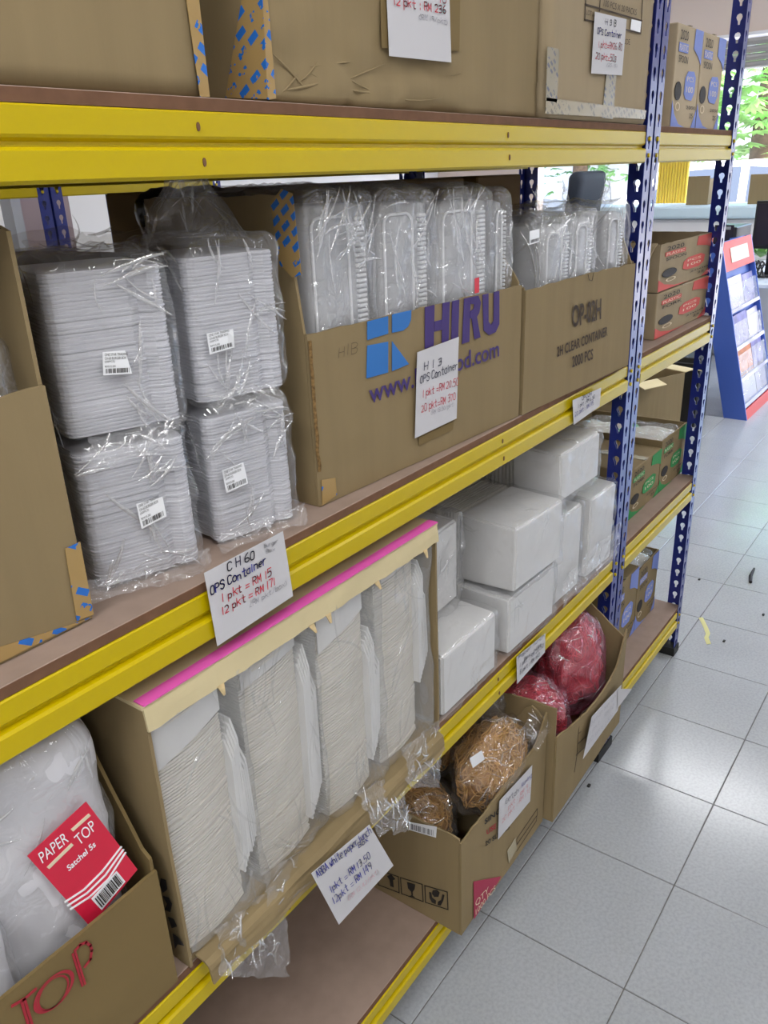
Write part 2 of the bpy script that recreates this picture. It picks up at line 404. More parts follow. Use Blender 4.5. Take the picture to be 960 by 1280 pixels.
# ------------------------------------------------------------------ the room
def slab(name, a, b, m): return single(name, None, None, box(a, b), m, (a[0], a[1], a[2]), kind='structure')
X0, X1, Y0, Y1, ZC = -4.0, 7.0, -2.6, 4.6, 2.9
fl = slab('floor', (X0, Y0, -.06), (X1 + 6, Y1, -.0025), 'grout')
slab('ceiling', (X0 - .1, Y0 - .1, ZC), (X1 + .1, Y1 + .1, ZC + .1), 'ceiling_paint')
slab('wall_left', (X0 - .1, Y1, -.06), (X1 + .1, Y1 + .1, ZC), 'wall_paint')
slab('wall_right', (X0 - .1, Y0 - .1, -.06), (X1 + .1, Y0, ZC), 'wall_paint')
slab('wall_back', (X0 - .1, Y0, -.06), (X0, Y1, ZC), 'wall_paint')
slab('wall_front', (X1, Y0, 2.47), (X1 + .15, Y1, ZC), 'wall_beige')
slab('wall_front', (X1, 3.4, -.06), (X1 + .15, Y1, 2.47), 'wall_beige')
slab('trim_1', (X1 - .02, Y0, 2.45), (X1 + .17, 3.4, 2.475), 'wall_paint')
# floor tiles: 30 cm grid, joints on x = k*0.3 and y = k*0.3
tv, tf = bevel_box((-.1490, -.1490, -.008), (.1490, .1490, 0), .0012, 1)
tile_me = mesh_of('tile', tv, tf); tile_me.materials.append(MATS['floor_tile'])
cells = []
for i in range(-6, 40):
    for j in range(-8, 15):
        c = V((i * .3 + .15, j * .3 + .15, 0)); px, py, w = proj(c)
        seen = w > .2 and -90 < px < 1050 and -50 < py < 1400
        cells.append((0 if seen else 1, (c - CAM).length, c))
cells.sort(key=lambda t: t[:2])
for k, (_, _, c) in enumerate(cells[:300]):
    t = bpy.data.objects.new('tile', tile_me); COL.objects.link(t); t.location = c; t.parent = fl; t.location = c - fl.location
rest = join(*[box((c.x - .1490, c.y - .1490, -.008), (c.x + .1490, c.y + .1490, 0)) for _, _, c in cells[300:]])
ro = bpy.data.objects.new('tile_field', mesh_of('tile_field', rest[0], rest[1], off=fl.location)); COL.objects.link(ro); ro.parent = fl
ro.data.materials.append(MATS['floor_tile']); ro['kind'] = 'stuff'
# roller shutter hanging under the front header
sh = Thing('roller_shutter', 'half raised grey metal roller shutter under the beige header', 'shutter', (X1 + .2, .4, 2.2))
for k in range(5):
    z = 2.22 + k * .06
    pr = [(0, z), (-.012, z + .012), (-.014, z + .03), (-.010, z + .048), (0, z + .057), (.008, z + .057), (.008, z)]
    v, f = extrude_profile(pr, Y0 + .02, 3.38)
    v = [V((X1 + .2 + p.y, p.x, p.z)) for p in v]
    sh.part('slat', (v, f), 'shutter_metal')
# fluorescent battens
def batten(x, y, along, label, power):
    T = Thing('ceiling_lamp', label, 'lamp', (x, y, ZC), 'fluorescent battens on the ceiling')
    a, b = (.62, .05) if along == 'x' else (.05, .62)
    T.part('housing', bevel_box((x - a, y - b, ZC - .05), (x + a, y + b, ZC - .001), .006, 1), 'lamp_white')
    for s in (-1, 1):
        d = V((0, s * .028, 0)) if along == 'x' else V((s * .028, 0, 0))
        e = V((.58, 0, 0)) if along == 'x' else V((0, .58, 0))
        c = V((x, y, ZC - .068)) + d
        T.part('tube', tube([c - e, c + e], .013, 8), 'tube_glow')
    l = bpy.data.lights.new('lamp_light', 'AREA'); l.shape = 'RECTANGLE'; l.size = 1.16; l.size_y = .10; l.energy = power; l.color = (.97, .98, 1.0)
    o = bpy.data.objects.new('lamp_light', l); COL.objects.link(o); o.parent = T.o; o.location = (0, 0, -.09)
    if along == 'y': o.rotation_euler = (0, 0, math.pi / 2)
mat('tube_glow', (1, 1, 1), emit=3.0)
LP = 24
for i, (x, y, p) in enumerate(((-2.5, -.8, 2.3), (-.9, -1.0, .95), (1.4, -.9, .5), (4.0, .45, 1.7), (4.0, -1.5, 1.7), (.6, 2.9, .9), (3.0, 2.9, .9), (-2.0, 2.9, .6), (-.2, -2.2, .35), (-2.4, -2.2, .8))):  # last two, by the side wall, are added to put highlights on the film
    batten(x, y, 'y', ['fluorescent batten over the aisle behind the shelves\' near end', 'fluorescent batten above the aisle beside the yellow shelves', 'fluorescent batten above the aisle by the blue posts', 'fluorescent batten above the desk', 'fluorescent batten over the open aisle floor', 'fluorescent batten behind the racks', 'fluorescent batten behind the desk', 'fluorescent batten in the rear corner', 'fluorescent batten by the side wall facing the yellow shelves', 'fluorescent batten in the corner of the side wall'][i], LP * p)

# ------------------------------------------------------------------ racks
LV = dict(B=.100, C=.542, D=1.0155, E=1.4815)
TOP = {k: v + .069 for k, v in LV.items()}
DEPTH = .6
def post_mesh(h=2.0, pitch=.04, w1=.036, w2=.045):
    """slotted angle: corner at the origin, one leg along +x in the plane y=0, one along +y in the plane x=0; keyholes punched through"""
    vs, fs = [], []
    key = [(0, .012), (.0055, .0095), (.0075, .004), (.0055, -.001), (.003, -.0045), (.0025, -.0125), (-.0025, -.0125), (-.003, -.0045), (-.0055, -.001), (-.0075, .004), (-.0055, .0095)]
    nk = len(key)
    for leg in (0, 1):
        w = w1 if leg == 0 else w2
        def P(a, z, t): return V((a, t, z)) if leg == 0 else V((t, a, z))
        nc = int(h / pitch)
        for c in range(nc):
            zc = (c + .5) * pitch; ac = w * .56
            outer = []
            for kx, kz in key:
                g = math.atan2(kz, kx); ca, sa = math.cos(g), math.sin(g)
                sx = ((w - ac) if ca > 0 else ac) / abs(ca) if abs(ca) > 1e-6 else 1e9
                sz = (pitch / 2) / abs(sa) if abs(sa) > 1e-6 else 1e9
                s = min(sx, sz); outer.append((ac + ca * s, zc + sa * s))
            # corners snapped in
            for a, z in ((w, zc + pitch / 2), (w, zc - pitch / 2), (0, zc - pitch / 2), (0, zc + pitch / 2)):
                i = min(range(nk), key=lambda q: (outer[q][0] - a) ** 2 + (outer[q][1] - z) ** 2); outer[i] = (a, z)
            for t, flip in ((0., False), (.002, True)):
                b = len(vs); vs += [P(a, z, t) for a, z in outer] + [P(ac + kx, zc + kz, t) for kx, kz in key]
                for i in range(nk):
                    q = (b + i, b + (i + 1) % nk, b + nk + (i + 1) % nk, b + nk + i); fs.append(q if flip else tuple(reversed(q)))
            b = len(vs) - 4 * nk
            for i in range(nk):
                j = (i + 1) % nk; fs.append((b + nk + i, b + nk + j, b + 3 * nk + j, b + 3 * nk + i))
        for a in (0 if leg else .0, w):
            k = len(vs); vs += [P(a, 0, 0), P(a, 0, .002), P(a, h, .002), P(a, h, 0)]; fs.append((k, k + 1, k + 2, k + 3))
        k = len(vs); vs += [P(0, h, 0), P(w, h, 0), P(w, h, .002), P(0, h, .002)]; fs.append((k, k + 1, k + 2, k + 3))
    return mesh_of('post', vs, fs)
POST = post_mesh(); POST.materials.append(MATS['blue_paint'])
def beam_vf(x0, x1, z0, y0=0., sgn=1):
    pr = [(.0, .003), (.0, .024), (.003, .0265), (.009, .0275), (.009, .031), (.0045, .0335), (.003, .036), (.003, .0555), (.0045, .057), (.030, .057), (.030, .0), (.003, .0)]
    pr = [(y0 + sgn * y, z0 + z) for y, z in pr]
    return extrude_profile(pr, x0, x1)
def rack(label, x0, x1, y0, levels=LV, slots=(), near=True):
    T = Thing('storage_rack', label, 'rack', ((x0 + x1) / 2, y0 + .3, 0), 'blue and yellow boltless racks')
    def put(me, x, y, sx, sy, name='post'):
        o = bpy.data.objects.new(name, me); COL.objects.link(o); o.parent = T.o
        o.location = V((x, y, .02)) - T.loc; o.scale = (sx, sy, 1); return o
    for x, sx in ((x0, 1), (x1, -1)):
        for y, sy in ((y0, 1), (y0 + DEPTH, -1)):
            p = put(POST, x, y, sx, sy)
            c = [(-.004, -.004), (.044, -.004), (.044, .05), (-.004, .05)]
            pts = [V((x + sx * a, y + sy * b, 0)) for a, b in c]
            f = box((min(q.x for q in pts), min(q.y for q in pts), 0), (max(q.x for q in pts), max(q.y for q in pts), .028))
            T.part('foot', f, 'rubber_black', label='black plastic foot')
    for n, z in levels.items():
        f = T.part('beam', beam_vf(x0 + .036, x1 - .036, z, y0 - .001), 'yellow_paint')
        T.part('beam', beam_vf(x0 + .036, x1 - .036, z, y0 + DEPTH + .001, -1), 'yellow_paint')
        for x, s in ((x0 + .004, 1), (x1 - .004, -1)):
            T.part('side_beam', box((min(x, x + s * .025), y0 + .046, z + .002), (max(x, x + s * .025), y0 + DEPTH - .046, z + .05)), 'yellow_paint')
            for zz in (.014, .044):
                cx = x0 + .02 if s > 0 else x1 - .02
                T.part('rivet', [[V((a, b + y0 - .0035, c)) for a, b, c in [(cx + .004 * math.cos(g), d, z + zz + .004 * math.sin(g)) for d in (0, .005) for g in [k * math.pi / 4 for k in range(8)]]],
                                 [tuple(range(8)), tuple(reversed(range(8, 16)))] + [(i, 8 + i, 8 + (i + 1) % 8, (i + 1) % 8) for i in range(8)]], 'yellow_paint')
        T.part('shelf_board', bevel_box((x0 + .004, y0 + .005, z + .0575), (x1 - .004, y0 + DEPTH - .005, z + .069), .0008, 1), 'shelf_mdf')
        T.part('board_edge', box((x0 + .037, y0 + .0042, z + .0577), (x1 - .037, y0 + .0052, z + .0682)), 'mdf_edge')
        for sx in slots:
            for zz, yy in ((.044, .003), (.014, 0)):
                o = lathe([(.0020, -.0006), (.0020, .0006)], 10)
                M = Matrix.Translation(V((sx, y0 + yy - .0016, z + zz))) @ Matrix.Rotation(math.pi / 2, 4, 'X') @ Matrix.Diagonal((1, 2.0, 1, 1))
                T.part('punch_mark', ([M @ p for p in o[0]], o[1]), 'mdf_edge')
    return T
R1 = rack('long boltless rack stacked with food container cartons, near end of the aisle', -1.168, .632, 0, slots=(-.567, .027))
R2 = rack('short boltless rack holding printed spoon cartons, at the far end of the aisle', .638, 1.25, 0)
R3 = rack('boltless rack standing across the next aisle behind the burger box stacks', -1.5, .293, 1.6, levels=dict(D=1.0, E=1.46))
R4 = rack('boltless rack next to the one behind the burger box stacks', .299, .95, 1.6, levels=dict(D=1.0, E=1.46))

# ------------------------------------------------------------------ cartons and packs: builders
def vplane(p, q):
    p, q = V(p), V(q); d = q - p; return (p, V((d.y, -d.x, 0)).normalized())
def closed_carton(label, x0, x1, y0, y1, z0, z1, m='cardboard', dent=.002, crease=None, group=None):
    T = Thing('carton', label, 'carton', ((x0 + x1) / 2, (y0 + y1) / 2, z0), group)
    c = V(((x0 + x1) / 2, (y0 + y1) / 2, (z0 + z1) / 2)); h = V(((x1 - x0) / 2, (y1 - y0) / 2, (z1 - z0) / 2))
    sd = random.uniform(0, 50)
    def disp(p, n):
        d = dent * nz((p.x + sd, p.y, p.z), 9)
        if crease: d += crease(p + c, n)
        if n.z < -.5: d = min(0., d)
        return d
    T.part('body', soft_box(c, h, 40 if crease else 20, .005, None, disp), m, smooth=True)
    return T
def line_px(T, pts, plane, m, w=.0012, name='printed_line', under=None):
    n = plane[1] if plane[1].dot(CAM - plane[0]) > 0 else -plane[1]; out = []
    P = [on(*p, plane) for p in pts]
    for a, b in zip(P, P[1:]):
        d = (b - a).normalized(); q = d.cross(n) * w / 2; e = d * w / 2
        out.append(poly([a - e - q, b + e - q, b + e + q, a - e + q], n, .0004))
    return T.part(name, join(*out), m, under)
def panel(T, name, a, b, z0, ztop, m='cardboard', th=.004, nu=24, nv=6, bow=0., torn=.002, lean=0., under=None, sd=None):
    """upright cardboard panel from a to b (x,y); ztop(u) is its upper edge; thickness goes inwards (left of a->b)"""
    a, b = V((a[0], a[1], 0)), V((b[0], b[1], 0)); d = (b - a); n = V((d.y, -d.x, 0)).normalized(); sd = random.uniform(0, 99) if sd is None else sd
    zt = ztop if callable(ztop) else (lambda u: ztop)
    def fn(u, v):
        z = z0 + (zt(u) + torn * nz((u * 14 + sd, 0, 0)) - z0) * v
        off = bow * math.sin(math.pi * u) * v + lean * v * v + .0012 * nz((u * 3, v * 3, sd))
        p = a + d * u + n * off; p.z = z; return p
    return T.part(name, sheet(fn, nu, nv, th), m, under, smooth=False)
def open_carton(label, fl, fr, depth, z0, hf, hl, hr, hb, m='cardboard', bow=0., group=None, torn=.002, lean=0.):
    fl, fr = V((fl[0], fl[1], 0)), V((fr[0], fr[1], 0)); d = fr - fl; nb = V((-d.y, d.x, 0)).normalized()
    bl, br = fl + nb * depth, fr + nb * depth; c = (fl + br) / 2
    T = Thing('carton', label, 'carton', (c.x, c.y, z0), group)
    e = .0045
    T.front = panel(T, 'front_panel', fl, fr, z0 + .001, hf, m, bow=bow, torn=torn, lean=lean)
    i = d.normalized() * .0002
    T.left = panel(T, 'side_panel', bl - nb * e, fl + nb * e, z0 + .001, hl, m, torn=torn)
    T.right = panel(T, 'side_panel', fr + nb * e, br - nb * e, z0 + .001, hr, m, torn=torn)
    T.back = panel(T, 'back_panel', br, bl, z0 + .001, hb, m, torn=torn)
    q = [fl + nb * e + d.normalized() * e, fr + nb * e - d.normalized() * e, br - nb * e - d.normalized() * e, bl - nb * e + d.normalized() * e]
    vs = [V((p.x, p.y, z0 + .0005)) for p in q] + [V((p.x, p.y, z0 + .005)) for p in q]
    T.part('base_panel', (vs, box((0, 0, 0), (1, 1, 1))[1]), m)
    T.plane = vplane(fl, fr); T.lplane = vplane(bl, fl)
    return T
def fold(p, d, n, ln, w, bend=0.):
    """one raised crease in a film: a tapered half-round ridge on a surface with normal n"""
    d = d.normalized(); q = d.cross(n).normalized(); vs, fs = [], []; m = 8; k = 5
    for i in range(m + 1):
        t = i / m; tp = math.sin(math.pi * min(1, max(0, .04 + .92 * t))) ** .7
        c = p + d * ln * (t - .5) + q * bend * ln * (t - .5) ** 2
        for j in range(k):
            g = math.pi * j / (k - 1); vs.append(c + q * math.cos(g) * w * tp + n * (math.sin(g) * w * .62 * tp - .0004))
    for i in range(m):
        for j in range(k - 1): fs.append((i * k + j, i * k + j + 1, (i + 1) * k + j + 1, (i + 1) * k + j))
    return vs, fs
def fold_set(c, h, M, nf, off, faces='fflt', ln=(.02, .07), w=(.0006, .0016), dirz=None):
    c = V(c); h = V(h); out = []
    k = 0
    while k < nf:
        f = random.choice(faces); burst = random.choice((1, 1, 2, 3, 4))
        if f == 'f': n, U, W_, P = V((0, -1, 0)), V((1, 0, 0)), V((0, 0, 1)), V((0, -h.y - off, 0)); hu, hv = h.x, h.z
        elif f == 'l': n, U, W_, P = V((-1, 0, 0)), V((0, -1, 0)), V((0, 0, 1)), V((-h.x - off, 0, 0)); hu, hv = h.y, h.z
        else: n, U, W_, P = V((0, 0, 1)), V((1, 0, 0)), V((0, 1, 0)), V((0, 0, h.z + off)); hu, hv = h.x, h.y
        au, av = random.uniform(-.8, .8), random.choice((random.uniform(-.9, .9), random.uniform(.5, .95), random.uniform(-.95, -.6)))
        g0 = random.uniform(0, math.pi) if dirz is None else random.gauss(dirz, .45)
        for b in range(burst):
            L_ = min(random.uniform(*ln), 1.3 * min(hu, hv)); g = g0 + random.gauss(0, .35)
            uu = max(-hu + .004, min(hu - .004, au * hu + random.gauss(0, .006))); vv = max(-hv + .004, min(hv - .004, av * hv + random.gauss(0, .006)))
            if abs(uu) + L_ * abs(math.cos(g)) / 2 > hu: uu = math.copysign(max(0, hu - L_ * abs(math.cos(g)) / 2), uu)
            if abs(vv) + L_ * abs(math.sin(g)) / 2 > hv: vv = math.copysign(max(0, hv - L_ * abs(math.sin(g)) / 2), vv)
            p, d, nn = P + U * uu + W_ * vv, U * math.cos(g) + W_ * math.sin(g), n
            if M: p, d, nn = M @ p, M @ d, M @ n
            out.append(fold(c + p, d, nn, L_, random.uniform(*w), random.uniform(-.5, .5))); k += 1
    return join(*out)
def film_shell(T, c, h, m='film_clear', amp=.004, s=(22, 22, 9), n=30, r=.018, M=None, name='bag', sd=None, bulge=.003, folds=0, faces='fflt', fw=(.0009, .0026), fl=(.02, .07), dirz=None, fm='film_fold'):
    """clear film drawn over a stack: slack bulges plus sharp creases running mostly one way"""
    sd = random.uniform(0, 90) if sd is None else sd
    tw = random.uniform(-.5, .5)
    def disp(p, nn):
        q = V((p.x * s[0] + sd + p.z * tw * s[2], p.y * s[1], p.z * s[2]))
        cr = max(0., ridged(q, 1.) - .25) * 1.2 + .5 * max(0., ridged(q + V((7, 3, 1)), 2.3) - .3)
        return bulge * (.3 + .9 * noise.noise(q * .5)) + amp * cr
    o = T.part(name, soft_box(c, h, n, r, M, disp), m, smooth=True)
    if folds: T.part('fold', fold_set(c, h, M, folds, bulge * .6 + amp * .35, faces, fl, fw, dirz), fm, o, smooth=True, stuff=True)
    return o
def bag_neck(T, p0, p1, r0, r1, m='film_crinkled', seg=22, rings=10, name='bag_top', sd=0.):
    """gathered plastic rising from a bag"""
    p0, p1 = V(p0), V(p1); vs, fs = [], []
    for i in range(rings + 1):
        t = i / rings; c = p0.lerp(p1, t)
        rr = r0 * (1 - t) ** 1.3 + r1 * (t + .35 * math.sin(math.pi * t) * 0)
        for k in range(seg):
            a = 2 * math.pi * k / seg; f = 1 + (.28 * t + .08) * math.sin(a * 7 + sd + t * 2) + .2 * nz((math.cos(a) * 2 + sd, math.sin(a) * 2, t * 3))
            vs.append(c + V((math.cos(a) * rr * f, math.sin(a) * rr * f * .8, .008 * nz((k * .7, t * 2, sd)))))
    for i in range(rings):
        for k in range(seg): fs.append((i * seg + k, i * seg + (k + 1) % seg, (i + 1) * seg + (k + 1) % seg, (i + 1) * seg + k))
    o = T.part(name, (vs, fs), m, smooth=True); out = []
    for k in range(22):
        i, j = random.randrange(1, rings - 1), random.randrange(seg); q = vs[i * seg + j]; nn = (q - p0.lerp(p1, i / rings)); nn.z = .3; nn.normalize()
        if nn.y > .3: continue
        out.append(fold(q, (vs[(i + 1) * seg + j] - q) + V((random.gauss(0, .01), 0, 0)), nn, random.uniform(.015, .04), random.uniform(.0008, .002), random.uniform(-.6, .6)))
    T.part('fold', join(*out), 'film_fold', o, smooth=True, stuff=True)
    return o
def crinkle(T, corners, m='film_crinkled', amp=.008, n=14, name='loose_film', sd=None, s=38, folds=10):
    bl, br, tl, tr = [V(c) for c in corners]; sd = random.uniform(0, 99) if sd is None else sd
    nn = (br - bl).cross(tl - bl).normalized(); base = quad4(bl, br, tl, tr)
    if nn.dot(CAM - bl) < 0: nn = -nn
    def fn(u, v):
        p = base(u, v)
        return p + nn * amp * ridged(p + V((sd, 0, 0)), s) + V((0, 0, amp * .8 * nz((u * 6, v * 5, sd)))) + (br - bl).normalized() * amp * nz((v * 7, u * 3, sd + 4))
    o = T.part(name, sheet(fn, n, n), m, smooth=True); out = []
    for k in range(folds):
        u, v = random.uniform(.1, .9), random.uniform(.1, .9); g = random.uniform(0, 6.28); U, W_ = (br - bl), (tl - bl)
        d = U.normalized() * math.cos(g) + W_.normalized() * math.sin(g); ln = random.uniform(.2, .6) * min(U.length, W_.length)
        out.append(fold(fn(u, v) + nn * .001, d, nn, ln, random.uniform(.001, .0024), random.uniform(-1, 1)))
    if out: T.part('fold', join(*out), 'film_fold', o, smooth=True, stuff=True)
    return o
def card(label, corners, plane, group='handwritten price cards', curl=.003, ccat='price card'):
    tl, tr, br, bl = [on(*p, plane) for p in corners]
    T = Thing('price_card', label, ccat, (bl + br) / 2, group)
    n = plane[1] if plane[1].dot(CAM - plane[0]) > 0 else -plane[1]; q = quad4(bl, br, tl, tr); sd = random.uniform(0, 9)
    T.part('sheet', sheet(lambda u, v: q(u, v) - n * .0003 + n * min(0., curl * .2 * nz((u * 2, v * 2, sd))) , 8, 8, .0004), 'card_white')
    T.pl = (plane[0] + n * .0002, plane[1]); return T
def face_map(bl, br, tl): return lambda u, v: bl + (br - bl) * u + (tl - bl) * v

# ------------------------------------------------------------------ top level: three big closed cartons
zE = TOP['E']
def crush(p, n):
    if n.y > -.5: return 0.
    k = max(0, 1 - (p.z - zE) / .12) * (1.0 if p.x < -.1 else .35)
    return -.012 * k * max(0, ridged(V((p.x * 9, 0, p.z * 22)), 1.) - .45) - .004 * k * nz((p.x * 14, 0, p.z * 20))
T = closed_carton('plain brown carton with blue printed tape, beside the crumpled carton on the top shelf', -1.06, -.538, .012, .42, zE, zE + .34)
poly_px(T, [(232, -5), (248, -5), (262, 121), (250, 121)], PLY(.0105), 'tape_blue', name='tape')
T = closed_carton('big crumpled brown carton with blue printed tape on its corner, on the top shelf', -.463, .138, .010, .44, zE, zE + .36, 'cardboard', crease=crush)
for a_, b_, w_ in (((345, 70), (376, 103), .004), ((376, 103), (396, 82), .0035), ((394, 82), (440, 77), .003), ((362, 113), (402, 104), .005), ((400, 104), (478, 121), .0035), ((420, 106), (480, 80), .0025), ((446, 113), (540, 132), .003), ((560, 96), (600, 84), .002), ((352, 118), (372, 96), .004)):
    pa, pb = on(*a_, PLY(.0105)), on(*b_, PLY(.0105)); T.part('crease', fold((pa + pb) / 2, pb - pa, V((0, -1, 0)), (pb - pa).length * 1.3, w_ * .34, random.uniform(-.25, .25)), 'cardboard', smooth=True)
poly_px(T, [(303, -5), (328, -5), (335, 124), (282, 122)], PLX(-.4645), 'tape_blue', name='tape')
poly_px(T, [(328, -5), (334, -5), (345, 123), (335, 125)], PLY(.0085), 'tape_blue', name='tape')
poly_px(T, [(475, -6), (575, -6), (574, 64), (477, 60)], PLY(.0075), 'cardboard_olive', name='tape')
C2 = card('white price card reading 12 pkt RM 236 on the crumpled top carton', [(482, -45), (561, -40), (564.5, 78), (487, 70)], PLY(.0045))
hand_px(C2, '12 pkt : RM 236', C2.pl, (492, 6), (557, 17), (491, -5), 'ink_red', width=.0016)
hand_px(C2, '10', C2.pl, (549, 3), (557, 4), (549, -7), 'ink_red', width=.0014)
hand_px(C2, '(RM 19/pkt)', C2.pl, (524, 24), (559, 31), (524, 17), 'ink_pencil', width=.0008)
T = closed_carton('brown carton with a printed quantity table and taped seams, top shelf by the blue posts', .150, .585, .002, .42, zE, zE + .38, 'cardboard_pale')
P3 = PLY(.0005)
for pts in ([(731.5, 5.2), (802.5, 26)], [(731, 24.5), (801, 41.6)], [(732.5, -6), (731, 24.5)], [(803.5, -6), (801, 41.6)], [(750.5, -6), (749.5, 13.5)]):
    line_px(T, pts, P3, 'ink_brownblack', .0022)
txt_px(T, '100 PCS X 20 PACKS', P3, (754, 7.8), (795, 19.5), (754.8, -.5), 'ink_brownblack')
txt_px(T, 'LOT NO', P3, (732.5, 18.5), (745, 22), (733, 12), 'ink_brownblack')
txt_px(T, 'CODE', P3, (776, 55), (787, 56), (776, 48), 'ink_brownblack')
poly_px(T, [(789.5, 24), (801.5, 27), (800, 40.5), (788, 37)], P3, 'sticker_white', name='sticker')
poly_px(T, [(758, 92), (770, 93), (766, 149), (752, 147)], P3, 'tape_dark', name='tape')
poly_px(T, [(683, 122), (808, 138), (806, 149), (681, 142)], (V((0, .0001, 0)), V((0, -1, 0))), 'tape_clear', name='tape')
poly_px(T, [(684, 58), (699, 62), (696, 128), (682, 126)], (V((0, .0001, 0)), V((0, -1, 0))), 'tape_dark', name='tape')
C3 = card('white price card reading H3B OPS Container on the taped carton', [(744, 14.6), (783.5, 24), (777.8, 94.3), (739.3, 91.7)], PLY(-.003))
hand_px(C3, 'H 3 B', C3.pl, (756.5, 30.2), (769.5, 33.5), (756.8, 22.5), 'ink_navy', width=.0016)
hand_px(C3, 'OPS Container', C3.pl, (746, 42.2), (777, 48), (746.3, 34.5), 'ink_blue', width=.0017)
hand_px(C3, '1 pkt=RM26.80', C3.pl, (747.5, 59), (777, 63), (748, 50.5), 'ink_red', width=.0014)
hand_px(C3, '20 pkt=503', C3.pl, (744, 73.5), (769.5, 77.5), (744.5, 65.5), 'ink_red', width=.0015)
hand_px(C3, '(25.15)', C3.pl, (758, 83), (771, 84.5), (758.3, 79), 'ink_pencil', width=.0008)

# ------------------------------------------------------------------ printed cutlery cartons on the far rack
def cutlery_print(T, bl, br, tl, colour, word, nrm):
    F = face_map(bl, br, tl); w = (br - bl).length
    def patch(pts, m, name='printed_mark', th=.0004): T.part(name, poly([F(u, v) for u, v in pts], nrm, th), m)
    def blob(cu, cv, ru, rv, m, th=.0005, k=14): patch([(cu + ru * math.cos(2 * math.pi * i / k), cv + rv * math.sin(2 * math.pi * i / k)) for i in range(k)], m, th=th)
    patch([(.68, 1.0), (1, 1.0), (1, .66), (.86, .74), (.66, .80)], colour)
    patch([(0, 0), (0, .26), (.10, .13), (.30, .03), (.55, 0)], colour)
    patch([(1, 0), (1, .2), (.92, .1), (.82, 0)], colour)
    def t(s, u0, u1, v0, v1, m): T.part('lettering', print_text(s, F(u0, v0), F(u1, v0), F(u0, v1)), m)
    t('2020', .10, .40, .86, .95, 'ink_black'); patch([(.08, .74), (.44, .74), (.44, .83), (.08, .83)], colour); t('PLASTIC', .10, .42, .755, .815, 'print_cream')
    t(word, .10, .46, .64, .71, 'ink_black'); patch([(.42, .34), (.50, .29), (.74, .28), (.84, .36), (.85, .52), (.76, .58), (.52, .57), (.43, .50)], colour); t('PCS', .50, .77, .47, .52, 'print_cream'); t('100', .50, .77, .36, .42, 'print_cream'); blob(.18, .36, .13, .095, 'ink_black')
    t('O', .12, .30, .16, .25, 'print_cream'); t('2000', .56, .94, .19, .225, 'ink_black'); t('25', .72, .86, .10, .15, 'ink_black')
def cutlery_carton(label, fl, fr, depth, z0, z1, colour, word, open_top=False, body='cardboard_pale', group='cutlery cartons on the far rack', fill=None):
    fl, fr = V((fl[0], fl[1], 0)), V((fr[0], fr[1], 0)); d = (fr - fl); u = d.normalized(); nb = V((-u.y, u.x, 0)); c = fl + d / 2 + nb * depth / 2
    if open_top:
        T = open_carton(label, fl, fr, depth, z0, z1, z1, z1, z1, body, group=group)
        if fill: fill(T, c, d.length, depth, z1)
    else:
        T = Thing('carton', label, 'carton', (c.x, c.y, z0), group)
        M = rz(math.atan2(u.y, u.x), (fl.x, fl.y, 0))
        T.part('body', bevel_box((0, 0, z0), (d.length, depth, z1), .003, 2, M), body)
        T.part('tape', sheet(lambda a, b: M @ V((d.length * (.5 - .06 + .12 * b), depth * a, z1 + .0008)), 4, 1, .0006), 'tape_clear')
    up = V((0, 0, 1)); o = -nb * .0012
    cutlery_print(T, fl + up * (z0 + .002) + o, fr + up * (z0 + .002) + o, fl + up * (z1 - .002) + o, colour, word, -nb)
    return T
yS = .022
xa, xb, xc = at(837, 157, y=yS).x, at(868, 158, y=yS).x, at(896, 158, y=yS).x
zs = at(845, 26, y=yS).z
cutlery_carton('blue printed spoon carton beside the blue divider posts on the top shelf', (max(.648, xa), yS), (xb - .003, yS), .30, zE, zs, 'print_lilac', 'SPOON', body='cardboard_light')
cutlery_carton('blue printed spoon carton by the end post of the top shelf', (xb + .003, yS), (xc, yS), .30, zE, zs, 'print_lilac', 'SPOON', body='cardboard_light')
zD, zC, zB = TOP['D'], TOP['C'], TOP['B']
# coral cartons, two high
def at2(px, py, z): p = at(px, py, z=z); return (p.x, p.y)
c0, c1 = at2(806, 425, zD), at2(864, 393, zD)
z1 = at(864, 345, y=c1[1]).z
T = cutlery_carton('red printed fork carton, lower of two, on the waist-high far shelf', (max(.650, c0[0]), .03), (c1[0], .03), .30, zD, z1, 'print_coral', 'FORK')
z2 = z1 + (z1 - zD) * 1.02
T = cutlery_carton('opened red printed spoon carton stacked on the fork carton', (max(.655, c0[0] + .01), .035), (c1[0] + .02, .035), .30, z1 + .0015, z2, 'print_coral', 'SPOON', open_top=True)
p = V((max(.655, c0[0] + .01), .034, z2))
T.part('flap', sheet(lambda u, v: V((p.x + .002 - .10 * v, p.y + .01 + .26 * (1 - u), p.z - .09 * v * v - .02 * v)), 6, 6, .004), 'cardboard_pale')
